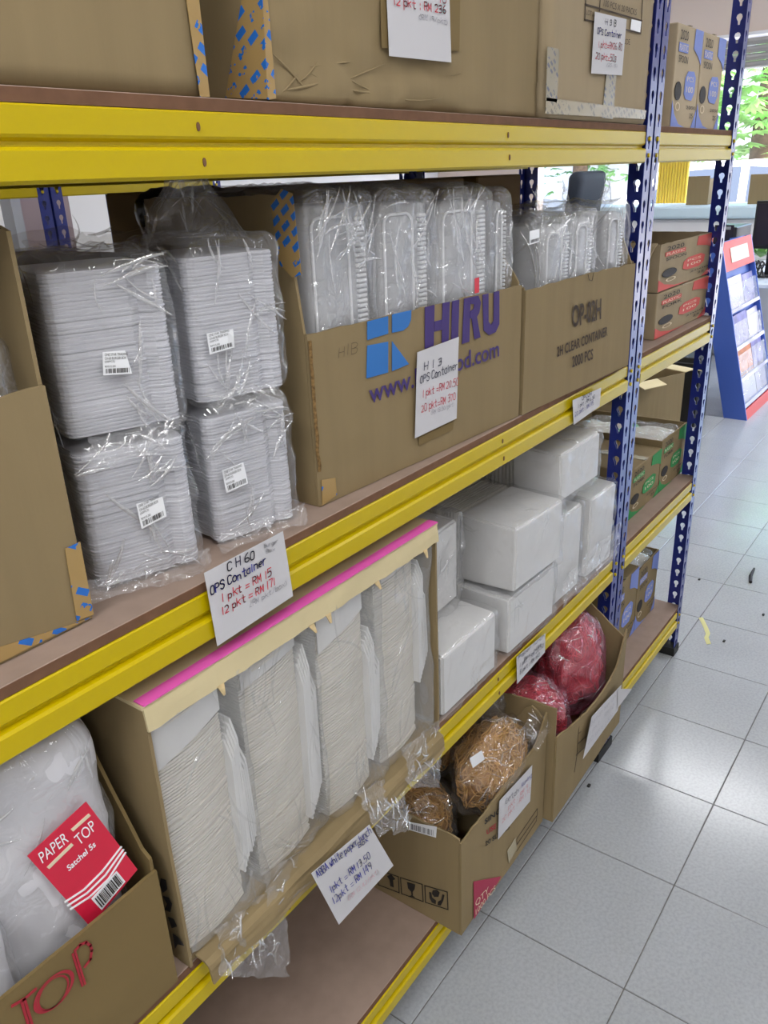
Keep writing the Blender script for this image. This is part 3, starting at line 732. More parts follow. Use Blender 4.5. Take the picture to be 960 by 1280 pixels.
# green cartons
def green_fill(T, c, w, d, z1):
    T.part('packet_bag', soft_box((c.x, c.y, z1 - .075), (w / 2 - .012, d / 2 - .012, .055), 14, .02, None, lambda p, n: .010 * nz(p, 26)), 'paper_white', smooth=True)
    T.part('packet_band', soft_box((c.x, c.y, z1 - .03), (w / 2 - .03, .02, .016), 8, .01, None, lambda p, n: .006 * nz(p, 40)), 'green_plastic', smooth=True)
    film_shell(T, (c.x, c.y, z1 - .07), (w / 2 - .010, d / 2 - .010, .06), 'film_crinkled', .008, n=16)
g0, g1, g2 = at2(792, 640, zC), at2(821, 617, zC), at2(845, 588, zC)
zg1 = at(823, 562, y=g1[1]).z; zg2 = at(850, 528, y=g2[1]).z
cutlery_carton('closed green printed fork carton beside the open green one', (max(.650, g1[0] - .235), .05), (g1[0] - .002, .05), .3, zC, zg1, 'print_green', 'FORK', body='cardboard')
cutlery_carton('open green printed carton of bagged cutlery on the knee-high far shelf', (g1[0] + .002, .05), (g2[0], .05), .3, zC, zg2, 'print_green', 'FORK', open_top=True, body='cardboard', fill=green_fill)
# blue cartons on the lowest shelf
def film_fill(T, c, w, d, z1):
    T.part('packet_bag', soft_box((c.x, c.y, z1 - .07), (w / 2 - .012, d / 2 - .012, .055), 12, .02, None, lambda p, n: .008 * nz(p, 22)), 'paper_edge', smooth=True)
    film_shell(T, (c.x, c.y, z1 - .062), (w / 2 - .010, d / 2 - .010, .06), 'film_crinkled', .008, n=16)
b1, b2 = at2(809, 795, zB), at2(829, 765, zB)
zb1 = at(811, 718, y=b1[1]).z; zb2 = at(838, 690, y=b2[1]).z
cutlery_carton('closed blue printed spoon carton on the lowest far shelf', (max(.650, b1[0] - .20), .07), (b1[0] - .002, .07), .3, zB, zb1, 'print_lilac', 'SPOON', body='cardboard')
cutlery_carton('open blue printed spoon carton showing clear bags, lowest far shelf', (b1[0] + .002, .07), (b2[0] + .01, .07), .3, zB, zb2, 'print_lilac', 'SPOON', open_top=True, body='cardboard', fill=film_fill)

# ------------------------------------------------------------------ waist-high shelf of the long rack
# torn carton at the near end
y1 = .039
xr = at(118, 775, z=zD).x; hf = at(55, 483, y=y1).z; hr = at(8, 290, x=xr).z
T = open_carton('torn open brown carton with blue tape along its bottom, beside the burger boxes', (-1.13, y1), (xr, y1), .30, zD, lambda u: hf + .004 * nz((u * 9, 3, 0)), hf, lambda u: hr + .004 * math.sin(u * 40), hf, torn=.006)
pf = (V((0, y1 - .0016, 0)), V((0, -1, 0)))
poly_px(T, [(81, 686), (100, 677), (117, 768), (96, 776)], pf, 'tape_blue', name='tape')
poly_px(T, [(-30, 818), (94, 779), (117, 770), (-30, 843)], pf, 'tape_blue', name='tape')
b = Thing('container_pack', 'clear plastic bag slumped inside the torn carton at the near end', 'pack', (-.92, .2, zD + .006))
b.part('contents', soft_box((-.90, .17, zD + .125), (.14, .09, .115), 10, .03, None, lambda p, n: .006 * nz(p, 20)), 'container_white', smooth=True)
film_shell(b, (-.90, .172, zD + .14), (.145, .115, .134), 'film_crinkled', .012, folds=40, faces='fftt')
# burger box packs, two columns of two
def stack_mesh(c, hx, hy, z0, z1, M, pitch=.0036, depth=.0011):
    """nested hinged boxes: fine lips, with the hinge gap showing as an upright groove"""
    def groove(u): return .007 * max(0., 1 - ((u - .66) / .17) ** 2) if .49 < u < .83 else 0.
    r = .012; sec = []
    for k in range(19):
        u = -1 + 2 * k / 18; sec.append((u * (hx - r), -hy + groove(u), 0, -1))
    for k in range(1, 4): g = math.radians(-90 + 22.5 * k); sec.append((hx - r + r * math.cos(g), -hy + r + r * math.sin(g), math.cos(g), math.sin(g)))
    for k in range(9): u = -1 + 2 * k / 8; sec.append((hx, u * (hy - r), 1, 0))
    sec.append((hx - r * .3, hy - r * .3, .7, .7)); sec.append((hx - r, hy, 0, 1)); sec.append((-hx + r, hy, 0, 1)); sec.append((-hx + r * .3, hy - r * .3, -.7, .7))
    for k in range(9): u = 1 - 2 * k / 8; sec.append((-hx + .5 * groove(-u), u * (hy - r), -1, 0))
    for k in range(1, 4): g = math.radians(180 + 22.5 * k); sec.append((-hx + r + r * math.cos(g), -hy + r + r * math.sin(g), math.cos(g), math.sin(g)))
    seg = len(sec); vs, fs = [], []; n = int((z1 - z0) / pitch); rings = []
    for i in range(n):
        jx, jy, tl = random.uniform(-.0005, .0005), random.uniform(-.0006, .0006), .0012 * nz((i * .3, z0, 1))
        for dz, o in ((0, 0), (.5, 0), (.6, -depth), (1.0, -depth)): rings.append((z0 + (i + dz) * pitch, o, jx, jy, tl))
    for z, o, jx, jy, tl in rings:
        for x, y, nx, ny in sec:
            p = M @ V((x + nx * o + jx, y + ny * o + jy, 0)); vs.append(V((c[0] + p.x, c[1] + p.y, z + tl * x / hx)))
    for i in range(len(rings) - 1):
        for k in range(seg): fs.append((i * seg + k, i * seg + (k + 1) % seg, (i + 1) * seg + (k + 1) % seg, (i + 1) * seg + k))
    fs += [tuple(reversed(range(seg))), tuple((len(rings) - 1) * seg + k for k in range(seg))]
    return vs, fs
def burger_pack(label, c, ang, hx, hy, z0, z1, sticker, neck=None):
    T = Thing('burger_box_pack', label, 'pack', (c[0], c[1], z0), 'bagged burger box stacks')
    M = Matrix.Rotation(ang, 4, 'Z')
    T.part('container_stack', stack_mesh(c, hx, hy, z0 + .004, z1 - .012, M), 'container_white')
    film_shell(T, (c[0], c[1], (z0 + z1) / 2 + .001), (hx + .003, hy + .003, (z1 - z0) / 2 - .001), 'film_clear', .006, s=(17, 17, 11), n=40, r=.016, M=M, folds=34, faces='fffflt')
    # label sticker on the front
    fp = V((c[0], c[1], 0)) + (M @ V((0, -hy - .0095, 0))); nn = M @ V((0, -1, 0)); pl = (fp, V((nn.x, nn.y, 0)))
    st = poly_px(T, sticker, pl, 'sticker_white', name='sticker', thick=.0006)
    tl, tr, br, bl = [on(*p, pl) for p in sticker]
    F = lambda u, v: bl + (br - bl) * u + (tl - bl) * v
    T.part('lettering', join(print_text('ONE STAR TRADING', F(.06, .83), F(.86, .83), F(.06, .94), lift=.0012), print_text('CH-60 BURGER BOX', F(.06, .67), F(.8, .67), F(.06, .78), lift=.0012), print_text('(50PCS)', F(.06, .52), F(.4, .52), F(.06, .63), lift=.0012), print_text('RM15.00', F(.06, .33), F(.42, .33), F(.06, .42), lift=.0012)), 'ink_black', st)
    T.part('barcode', barcode(F(.08, .08), F(.9, .08), F(.08, .28), lift=.0012), 'ink_black', st)
    if neck: bag_neck(T, *neck)
    return T
def mid(p, q, d, ang):          # centre of a column from its two front bottom corners
    c = (V(p) + V(q)) / 2; m = Matrix.Rotation(ang, 4, 'Z') @ V((0, d, 0)); return (c.x + m.x, c.y + m.y)
aA, aB = math.radians(-19), math.radians(-11)
cA = mid((-.708, .078, 0), (-.598, .040, 0), .066, aA); cB = mid((-.562, .052, 0), (-.446, .030, 0), .066, aB)
zm = zD + .163; BP = []
BP.append(burger_pack('bagged stack of burger boxes standing at the bottom, next to the torn carton', cA, aA, .0575, .064, zD + .001, zm, [(126, 440), (156, 437), (165, 467), (128, 470)] and [(170, 630), (203, 621), (208, 645), (177, 661)]))
BP.append(burger_pack('bagged stack of burger boxes resting on the pack next to the torn carton', cA, aA, .058, .065, zm + .001, zD + .335, [(128, 440), (156, 438), (165, 467), (129, 469)]))
BP.append(burger_pack('bagged stack of burger boxes standing beside the tall tape-edged carton', cB, aB, .056, .062, zD + .001, zm + .004, [(277, 588), (304, 578), (310, 604), (283, 616)]))
BP.append(burger_pack('bagged stack of burger boxes with a knotted bag top, resting beside the tape-edged carton', cB, aB, .057, .063, zm + .005, zD + .338, [(258, 417), (291, 411), (293, 434), (262, 443)], neck=((cB[0] - .005, cB[1], zD + .335), (cB[0] + .01, cB[1] + .02, zD + .42), .06, .016)))
for pk_, cs in zip(BP, (((102, 757), (266, 716), (108, 726), (258, 686)), ((112, 592), (205, 560), (108, 548), (232, 520)), ((272, 694), (384, 655), (274, 668), (378, 630)), ((262, 520), (352, 506), (256, 492), (350, 478)))):
    k_ = BP.index(pk_); yy = (.046, .030, .026, .018)[k_]
    crinkle(pk_, (at(*cs[0], y=yy), at(*cs[1], y=yy - .022), at(*cs[2], y=yy + .012), at(*cs[3], y=yy - .012)), 'film_crinkled', .006, 18, s=55)
sb_ = Thing('plastic_bag', 'smoky clear bag standing behind the burger boxes by the torn carton', 'bag', (-.6, .25, zD), None)
crinkle(sb_, (at(10, 380, y=.22), at(215, 360, y=.22), at(14, 296, y=.27), at(205, 284, y=.27)), 'film_smoky', .012, 18, name='film', folds=14)
crinkle(sb_, (at(10, 380, y=.26), at(215, 360, y=.26), at(30, 306, y=.31), at(190, 290, y=.31)), 'film_smoky', .012, 18, name='film', folds=6)
sb_.part('contents', bevel_box((-.72, .24, zD + .001), (-.42, .33, zD + .315), .02, 2), 'cardboard_dark')
C = card('white price card reading CH 60 OPS Container hung on the yellow beam', [(255.4, 716.6), (354, 664), (366.7, 745), (272, 808)], PLY(-.006))
hand_px(C, 'C H 60', C.pl, (284, 714), (318, 698), (282.5, 704), 'ink_navy', width=.0018)
hand_px(C, 'OPS Container', C.pl, (263, 743.7), (333, 704.4), (261.3, 734), 'ink_blue', width=.0019)
hand_px(C, '1 pkt = RM 15', C.pl, (277.8, 752), (338.7, 719.5), (276.2, 742.5), 'ink_red', width=.0015)
hand_px(C, '12 pkt = RM 171', C.pl, (277.8, 768), (344, 730.5), (276.2, 759), 'ink_red', width=.0015)
hand_px(C, '(RM pkt/box)', C.pl, (313, 758.6), (358, 731), (312, 752.5), 'ink_pencil', width=.0007)
hand_px(C, 'Burger', C.pl, (330, 685), (347.5, 678), (329.4, 680.5), 'ink_pencil', width=.0007)
hand_px(C, 'Box', C.pl, (332, 692), (343.4, 687.5), (331.5, 688), 'ink_pencil', width=.0007)

# carton with the blue logo, front cut low
hl, hrr = (-.405, .034), (.093, .007)
hy = .02
hfl, hfr = at(398, 415, y=.034).z, at(650, 357, y=.008).z
T = open_carton('cut-down carton with blue logo and purple lettering, full of clear containers', hl, hrr, .29, zD, lambda u: hfl + (hfr - hfl) * u, lambda u: 1.462 - .16 * max(0, u - .93) / .07, lambda u: 1.31 + .13 * min(1, u * 3), 1.44, torn=.004)
HP = (T.plane[0] + T.plane[1] * .0016, T.plane[1])
for pts in ([(459, 402), (485, 395), (485, 417), (459, 425)], [(459, 432), (485, 427), (485, 465.5), (458, 473)], [(490, 393), (514, 387.5), (513.5, 400), (510, 408), (504, 413), (490, 416)], [(490, 426.6), (511, 455), (490, 464)]):
    poly_px(T, pts, HP, 'print_blue', name='logo_shape')
for pts in ([(531, 384), (543, 381), (542, 432), (531, 436)], [(543, 402), (552.5, 399.5), (552.5, 412), (543, 414.5)], [(553, 379), (562, 377), (560.5, 427), (552, 430)], [(565, 376.5), (574, 374.5), (572.5, 423), (564, 426)],
            [(580, 373.5), (588, 371.5), (586.5, 427), (577.5, 430)], [(588, 371.5), (598, 369.5), (601, 378), (599, 391), (596, 396), (600.5, 421.5), (593, 424), (589.5, 398), (587.5, 398), (588, 389), (592, 386), (592.5, 380), (588, 380)],
            [(603, 368.5), (610.5, 366.5), (610.5, 402), (613.5, 406), (616.8, 401), (617, 365), (624, 363.5), (624, 405), (619.5, 415), (611, 419), (604.5, 413)]):
    poly_px(T, pts, HP, 'print_purple', name='logo_letter')
txt_px(T, 'www.hirofood.com', HP, (462, 505), (623.5, 445.5), (460.5, 480), 'print_purple', bold=.012)
hand_px(T, 'H1B', HP, (423, 447), (446, 441), (422.5, 434), 'ink_brownblack', width=.0007)
poly_px(T, [(402, 600), (419, 597), (421, 618), (403, 632)], HP, 'tape_blue', name='tape')
poly_px(T, [(338, 253), (352, 236), (366, 242), (377, 343), (366, 347), (350, 331)], (T.lplane[0] + T.lplane[1] * .002, T.lplane[1]), 'tape_blue', name='tape')
poly_px(T, [(523, 547), (567, 526), (566, 537), (523.5, 557)], HP, 'cardboard_olive', name='tape')
fe = V((hl[0], hl[1], 0))
T.part('torn_strip', sheet(lambda u, v: V((hl[0] - .001 + .005 * u + .003 * nz((v * 9, 1, 0)), hl[1] - .0025 - .003 * math.sin(u * 3.1), zD + .05 + v * .165)), 3, 22, .002), 'fluting')
C = card('white price card reading H 13 OPS Container on the blue-logo carton', [(522, 440.5), (574, 421), (571, 523), (519, 548)], (HP[0] + HP[1] * .004, HP[1]))
hand_px(C, 'H 1 3', C.pl, (530, 463), (552, 455.5), (530, 453), 'ink_navy', width=.0016)
hand_px(C, 'OPS Container', C.pl, (525, 479.5), (571.5, 460.5), (525, 470), 'ink_navy', width=.0015)
hand_px(C, '1 pkt =RM 20.50', C.pl, (528, 497), (572.3, 480.5), (528, 488), 'ink_red', width=.0012)
hand_px(C, '20 pkt=RM 370', C.pl, (526.5, 515.5), (569, 499), (526, 506.5), 'ink_red', width=.0012)
hand_px(C, '(RM 18.50/pkt)', C.pl, (538.7, 518.5), (567, 507.5), (538.5, 513.5), 'ink_pencil', width=.0007)
C.part('tab', poly([on(x, y, C.pl) for x, y in ((593.5, 348), (599, 346.5), (599.5, 365), (594, 367))], C.pl[1]), 'print_red') if False else None
single('marker_tag', 'small red tag poking up from the blue-logo carton', 'tag', sheet(lambda u, v: on(593.5 + 5.5 * u + .5 * v * 0, 367 - 19 * v - 1.5 * u, (HP[0] - HP[1] * .006, HP[1])), 2, 4, .0006), 'red_plastic', on(596, 366, (HP[0] - HP[1] * .006, HP[1])))
# clear container packs inside it
def clear_pack(label, x0, x1, y0, dep, z0, z1, group, strip=.75, smart=None, tip=None, n_rib=52, ang=0.):
    w = x1 - x0; T = Thing('clear_container_pack', label, 'pack', ((x0 + x1) / 2, y0 + dep / 2, z0), group)
    c = V(((x0 + x1) / 2, y0 + dep / 2, (z0 + z1) / 2)); h = V((w / 2 - .004, dep / 2 - .004, (z1 - z0) / 2 - .004))
    T.part('container_stack', soft_box(c, h, 12, .012, None, lambda p, n: .001 * nz(p, 30)), 'container_clear', smooth=True)
    # raised rim frame on the front face
    fy = y0 + .0035; a, b = x0 + w * .10, x0 + w * .62; za, zb = z0 + .02, z1 - .018
    pts = []
    for cx, cz, g0 in ((b - .014, zb - .014, 0), (a + .014, zb - .014, 90), (a + .014, za + .014, 180), (b - .014, za + .014, 270)):
        for k in range(4):
            g = math.radians(g0 + 30 * k); pts.append((cx + .014 * math.cos(g), fy, cz + .014 * math.sin(g)))
    T.part('rim', tube(pts, .0022, 6, True), 'container_lip', smooth=True)
    # nested lips at the corner of the stack
    cx = x0 + w * strip; out = []
    for k in range(n_rib):
        z = z0 + .012 + (z1 - z0 - .03) * k / n_rib
        out.append(bevel_box((cx, y0 - .001, z), (cx + w * .13, y0 + .02, z + (z1 - z0) / n_rib * .62), .0012, 1))
    T.part('lip_stack', join(*out), 'container_lip', stuff=True)
    film_shell(T, c + V((0, -.002, .006)), h + V((.003, .008, .010)), 'film_crinkled', .008, s=(16, 16, 6), n=40, r=.014, folds=44, faces='fffl', fl=(.03, .14), dirz=1.4)
    if tip: crinkle(T, tip, 'film_clear', .005)
    return T
zt = 1.452
ex = [at(p, 300, y=.06).x for p in (374, 462, 531, 600, 654)]
gl = ['clear container pack by the taped edge of the blue-logo carton', 'clear container pack above the blue logo', 'clear container pack above the purple letters', 'clear container pack at the far side of the blue-logo carton']
for k in range(4):
    ya = .043 - .007 * k
    x0, x1 = ex[k] + .002, ex[k + 1] - .002
    clear_pack(gl[k], max(x0, -.395), min(x1, .083), ya + .008, .21, zD + .006, zt - .004 * k, 'clear packs in the blue-logo carton', strip=.72)
# OP-02H carton
ol, orr = (.102, .004), (.553, -.013)
T = open_carton('cut-down carton lettered OP-02H beside the blue posts, full of clear containers', ol, orr, .36, zD, lambda u: at(655, 366, y=.004).z + (.002 - .004 * u) + .004 * math.sin(u * 2.4), lambda u: 1.30 + .06 * (1 - u), lambda u: at(786, 335, y=-.01).z + .1 * min(1, u * 8), 1.36, torn=.003)
OP = (T.plane[0] + T.plane[1] * .0016, T.plane[1])
txt_px(T, 'OP-02H', OP, (715, 410), (751, 399), (715, 382), 'ink_brownblack', bold=.02)
txt_px(T, '2H CLEAR CONTAINER', OP, (696, 446.5), (759, 419.5), (696, 433.5), 'ink_brownblack', bold=.02)
txt_px(T, '2000 PCS', OP, (715, 459.5), (741, 449), (715, 445.5), 'ink_brownblack', bold=.02)
line_px(T, [(735, 343), (736.5, 350), (740, 351), (742, 341)], OP, 'ink_brownblack', .0008)
xs = [at(p, 300, y=.05).x for p in (661, 697, 722, 736, 772)]
op = 'clear packs in the OP-02H carton'
for k, (a, b_, zt2, lb) in enumerate(((0, 1, 1.392, 'clear container pack with a barcode sticker in the OP-02H carton'), (1, 2, 1.398, 'narrow clear container pack in the middle of the OP-02H carton'), (3, 4, 1.400, 'clear container pack by the tall side panel of the OP-02H carton'))):
    x0, x1 = xs[a] + .002, xs[b_] - .002
    pk = clear_pack(lb, max(x0, ol[0] + .008), min(x1, orr[0] - .008), .018 - .004 * k, .2, zD + .006, zt2, op, strip=.7, n_rib=44)
    q = V(((x0 + x1) / 2, .05, zt2))
    w = (x1 - x0) * .46
    crinkle(pk, (q + V((-w, 0, -.004)), q + V((w, .01, -.004)), q + V((w * (-.15 if k != 2 else .5), .015, .062)), q + V((w * (.1 if k != 2 else .62), .02, .058))), 'film_crinkled', .005, n=14, name='bag_top', folds=8)
    if k == 0:
        pl = (V((0, .004, 0)), V((0, -1, 0)))
        st = poly_px(pk, [(662, 289), (674, 286), (674, 302), (662, 306)], pl, 'sticker_white', name='sticker')
        pk.part('barcode', barcode(on(663, 304, pl), on(673, 301, pl), on(663, 300, pl)), 'ink_black', st)
C = card('small white price card for OP02H on the yellow beam by the blue posts', [(716, 500.4), (751.7, 484.6), (749.6, 508), (717.5, 531)], PLY(-.006))
hand_px(C, 'OP02H', C.pl, (727, 500.5), (739, 494), (727, 495.5), 'ink_navy', width=.0014)
hand_px(C, '1 pkt : RM 6.30', C.pl, (722.5, 510), (743, 497.5), (722.3, 505.5), 'ink_navy', width=.0012)
hand_px(C, '20 pkt : RM 115', C.pl, (718.5, 520.5), (741.5, 505.5), (718.3, 515.5), 'ink_blue', width=.0012)

# ------------------------------------------------------------------ knee-high shelf of the long rack
# satchel bag carton
sx1 = -.752
T = open_carton('brown carton with red TOP lettering holding white paper satchels', (-1.14, .0), (sx1, .0), .30, zC, lambda u: at(178, 1095, y=0).z - .012 + .004 * u, .80, lambda u: .80 + .13 * min(1, max(0, u * 4 - .1)) * (1 if u < .75 else .9), .80, 'cardboard_olive', torn=.002)
SP = (V((0, -.0016, 0)), V((0, -1, 0)))
def ring_px(l, r, t, b, m, w, name='printed_letter'):
    L_, R_, T_, B_ = [on(*p, SP) for p in (l, r, t, b)]; cx, cz = (L_.x + R_.x) / 2, (T_.z + B_.z) / 2; rx, rzz = (R_.x - L_.x) / 2, (T_.z - B_.z) / 2
    vs, fs = [], []; k = 40
    for i in range(k):
        a = 2 * math.pi * i / k
        for f in (1., 1 - w / rx): vs.append(V((cx + rx * f * math.cos(a), -.0022, cz + rzz * (f if f == 1 else 1 - w * .6 / rzz) * math.sin(a))))
    fs = [(2 * i, 2 * i + 1, (2 * i + 3) % (2 * k), (2 * i + 2) % (2 * k)) for i in range(k)]
    return T.part(name, (vs, fs), m)
ring_px((41, 1259), (93, 1221), (79, 1208), (54, 1272), 'print_red', .004)
ring_px((47, 1258), (86, 1226), (79, 1211), (56, 1269), 'print_red', .0022)
for off in (0, 3.2):
    line_px(T, [(91 + off, 1193 - off * .7), (103 + off, 1232 - off * .7)], SP, 'print_red', .0022, 'printed_letter')
line_px(T, [(94, 1188), (100, 1181), (107.5, 1178), (113, 1182), (114.5, 1188), (113, 1199), (106.4, 1208)], SP, 'print_red', .0028, 'printed_letter')
for off in (0, 4):
    line_px(T, [(27 + off, 1253 - off * .7), (38 + off, 1290 - off * .7)], SP, 'print_red', .0026, 'printed_letter')
line_px(T, [(16, 1257), (30, 1249), (44, 1237)], SP, 'print_red', .003, 'printed_letter')
def satchel(label, c, h, M, sd):
    T = Thing('satchel_pack', label, 'pack', (c[0], c[1], c[2] - h[2]), 'white paper satchel packs')
    T.part('paper_bundle', soft_box(c, h, 44, min(.028, h[1] * .9), M, lambda p, n: .004 * nz((p.x + sd, p.y, p.z), 14) + .0045 * max(0, ridged(V((p.x * 13 + sd + p.z * 6, p.y * 13, p.z * 9)), 1.) - .3) + .002 * max(0, ridged(V((p.x * 34 + sd, p.y * 30, p.z * 26)), 1.) - .3)), 'satchel_paper', smooth=True)
    film_shell(T, c, (h[0] + .001, h[1] + .001, h[2] + .001), 'film_crinkled', .007, s=(13, 13, 9), n=44, r=min(.028, h[1] * .9), M=M, bulge=.003, folds=44, faces='ffft')
    return T
pt = at(183, 1095, y=.012)
th = -.22; SM = Matrix.Rotation(th, 4, 'Z'); sc = V((-.862, .098, zC + .192))
T = satchel('plastic wrapped pack of white paper satchels with a red label, in the TOP carton', sc, (.098, .058, .186), SM, 3)
sn = SM @ V((0, -1, 0)); sn = V((sn.x, sn.y, 0)); LPn = (sc + sn * .0695, sn)
lab = poly_px(T, [(34, 1070), (107.5, 1001.8), (171.6, 1086.4), (113, 1158.6)], LPn, 'label_red', name='label', thick=.0006)
LP2 = (LPn[0] + sn * .0008, sn)
txt_px(T, 'PAPER', LP2, (53, 1079), (86, 1051), (47, 1067), 'sticker_white', lab)
txt_px(T, 'TOP', LP2, (99, 1057), (121, 1035), (91.5, 1046), 'sticker_white', lab)
line_px(T, [(62, 1083), (88.5, 1057)], LP2, 'print_cream', .004, under=lab); line_px(T, [(92, 1036), (110, 1020)], LP2, 'print_cream', .004, under=lab)
txt_px(T, 'Satchel 5s', LP2, (86, 1089), (120, 1057), (82.5, 1082.5), 'sticker_white', lab, bold=.02)
for k, o in enumerate((0, 4.5, 9)):
    line_px(T, [(82 + o * .75, 1127 + o * 1.0), (105 + o * .8, 1112 + o), (128 + o * .85, 1089 + o * 1.05), (151 + o * .6, 1059 + o * .8)], LP2, 'sticker_white', .0022, under=lab)
bs = poly_px(T, [(114, 1123.6), (145.8, 1088.6), (156.7, 1101.7), (127, 1137.4)], LP2, 'sticker_white', lab, name='barcode_sticker')
LP3 = (LPn[0] + sn * .0016, sn)
T.part('barcode', barcode(on(127, 1134, LP3), on(154, 1102, LP3), on(118, 1123, LP3)), 'ink_black', lab)
satchel('plain white paper satchel pack slumped at the open corner of the TOP carton', (-.975, .044, zC + .115), (.066, .014, .110), Matrix.Rotation(-.06, 4, 'Z'), 8)

# carton of white paper lunch boxes lying on its side, opening to the aisle
ax0, ax1, az1 = -.733, -.182, .984
T = Thing('carton', 'open carton on its side with a pink stripe, full of white paper lunch boxes', 'carton', ((ax0 + ax1) / 2, .2, zC))
dpt = .42
def sheet_box(T, name, f, nu, nv, th, m, under=None): return T.part(name, sheet(f, nu, nv, th), m, under)
panel(T, 'side_panel', (ax0, dpt), (ax0, .0), zC + .001, az1, 'cardboard', torn=.003, nu=20)
panel(T, 'side_panel', (ax1, .0), (ax1, dpt), zC + .001, az1, 'cardboard', torn=.003, nu=20)
panel(T, 'back_panel', (ax1 - .004, dpt), (ax0 + .004, dpt), zC + .001, az1 - .002, 'cardboard', torn=.0)
sheet_box(T, 'top_panel', lambda u, v: V((ax0 - .002 + (ax1 - ax0 + .004) * u, dpt * v - .001, az1 + .0045 + .001 * nz((u * 5, v * 5, 2)))), 16, 8, .004, 'cardboard_cream')
sheet_box(T, 'bottom_panel', lambda u, v: V((ax0 + .004 + (ax1 - ax0 - .008) * u, (dpt - .006) * v + .006, zC + .0052)), 8, 6, .004, 'cardboard')
lip = sheet_box(T, 'front_lip', lambda u, v: V((ax0 + (ax1 - ax0) * u, -.001 - .003 * (1 - v) + .002 * nz((u * 12, v, 1)), az1 - .026 - .003 * nz((u * 22, 0, 3)) + (.028 + .003 * nz((u * 22, 0, 3))) * v)), 40, 4, .003, 'cardboard_cream')
T.part('stripe', box((ax0, -.003, az1 + .0052), (ax1, .014, az1 + .0064)), 'pink_stripe')
for k, u0 in enumerate((.18, .46, .52, .71, .93)):
    x = ax0 + (ax1 - ax0) * u0
    T.part('torn_shred', sheet(lambda u, v: V((x + .010 * (u - .5) * (1 - .7 * v) + .004 * v * (k % 2), -.004 - .004 * v, az1 - .025 - .012 * v)), 3, 4, .001), 'torn_edge')
# bottom flap folded down over the beam
sheet_box(T, 'front_flap', lambda u, v: V((ax0 + .012 + (-.215 - ax0) * u, .004 - .020 * min(1, v * 3) - .006 * v + .003 * nz((u * 8, v * 4, 5)), zC + .006 - (.040 + .012 * nz((u * 7, 1, 2))) * max(0, v - .25) ** 1.2 + .002 * nz((u * 10, 0, 2)))), 30, 8, .003, 'cardboard')
LPX = (V((ax0 - .002, 0, 0)), V((-1, 0, 0)))
for pts in ([(201, 1098), (207, 1100), (209, 1112), (204, 1116), (200, 1106)], [(204, 1120), (211, 1122), (215, 1130), (213, 1140), (206, 1137), (209, 1130)], [(210, 1146), (217, 1149), (221, 1158), (215, 1160)], [(216, 1167), (223, 1172), (230, 1182), (222, 1180), (219, 1186)]):
    poly_px(T, pts, LPX, 'ink_black', name='handling_mark')
def lunch_pack(label, x0, x1, y0, z0, z1, flap, fl_z, sd):
    T = Thing('lunch_box_pack', label, 'pack', ((x0 + x1) / 2, y0 + .12, z0), 'paper lunch box packs in the pink-striped carton')
    n = 78; out = []; w = x1 - x0; pz = (z1 - z0) / n
    for k in range(n):
        z = z0 + pz * k; t = pz * random.uniform(.55, .8)
        j = random.uniform(-.0005, .0005) + .0012 * nz((k * .12, sd, 4)) + (.002 if random.random() < .06 else 0); ty = random.uniform(-.0005, .0005)
        tilt = .005
        if k > n - 5: j -= .004
        def f(u, v, z=z, j=j, tilt=tilt, ty=ty):
            return V((x0 + w * (.02 + .74 * u) + ty, y0 + .006 + j + .2 * v - .005 * math.sin(math.pi * u) * (1 - v), min(z1, max(z0 + .002, z + tilt * (u - .5) + .005 * u * u))))
        out.append(sheet(f, 4, 1, t))
    T.part('box_blanks', join(*out), 'paper_white', stuff=True)
    T.part('stack_core', box((x0 + w * .04, y0 + .010, z0 + .001), (x0 + w * .74, y0 + .19, z1 - .004)), 'paper_edge')
    T.part('top_sheet', sheet(lambda u, v: V((x0 + w * (.03 + .72 * u), y0 + .001 - .003 * math.sin(3 * u), z1 - (.055 + .02 * math.sin(sd)) * (1 - v) * (1 - .35 * u))), 6, 5, .002), 'board_white')
    # folded lids standing on edge along one side
    a, b = flap
    for g in range(2):
        lz0, lz1 = z0 + fl_z[0] + (.015 if g else 0), z0 + fl_z[1] - (.05 if g else 0); tl_ = (a, b)[g] * .05
        for k in range(5):
            xx = x0 + w * (.77 + .115 * g) + .0030 * k
            def lid(u, v, xx=xx, k=k, lz0=lz0, lz1=lz1, tl_=tl_):
                return V((xx + (lz1 - lz0) * (v - .5) * tl_, y0 - .006 + .005 * g + random.uniform(-.0003, .0003) + .16 * u + .010 * max(0, v - .9) * 10 * (1 - u), lz0 + .010 * k * .6 + (lz1 - lz0 - .012) * v))
            T.part('lid', sheet(lid, 2, 8, .0027), 'board_white')
    film_shell(T, ((x0 + x1) / 2, y0 + .09, (z0 + z1) / 2 + .004), (w / 2 - .001, .100, (z1 - z0) / 2 + .004), 'film_hazy', .006, s=(15, 15, 6), n=40, r=.012, folds=20, faces='f', fl=(.04, .13), dirz=1.5, fm='film_clear')
    return T
wx = (ax1 - ax0 - .012) / 4
lb = ['bagged paper lunch boxes at the marked end of the pink-striped carton', 'bagged paper lunch boxes second from the marked end of the pink-striped carton', 'bagged paper lunch boxes third from the marked end of the pink-striped carton', 'bagged paper lunch boxes against the far side of the pink-striped carton']
LPK = []
for k in range(4):
    x0 = ax0 + .006 + wx * k
    LPK.append(lunch_pack(lb[k], x0 + .001, x0 + wx - .001, .012 + (.004 if k % 2 else 0), zC + .008, az1 - (.022, .030, .018, .012)[k], ((.3, -.6), (.5, .4), (.2, .9), (.1, -.8))[k], ((.05, .26), (.03, .29), (.04, .25), (.10, .30))[k], 3.1 * k + 1))
pq = PLY(-.012)
def o3(px, py, y): return at(px, py, y=y)
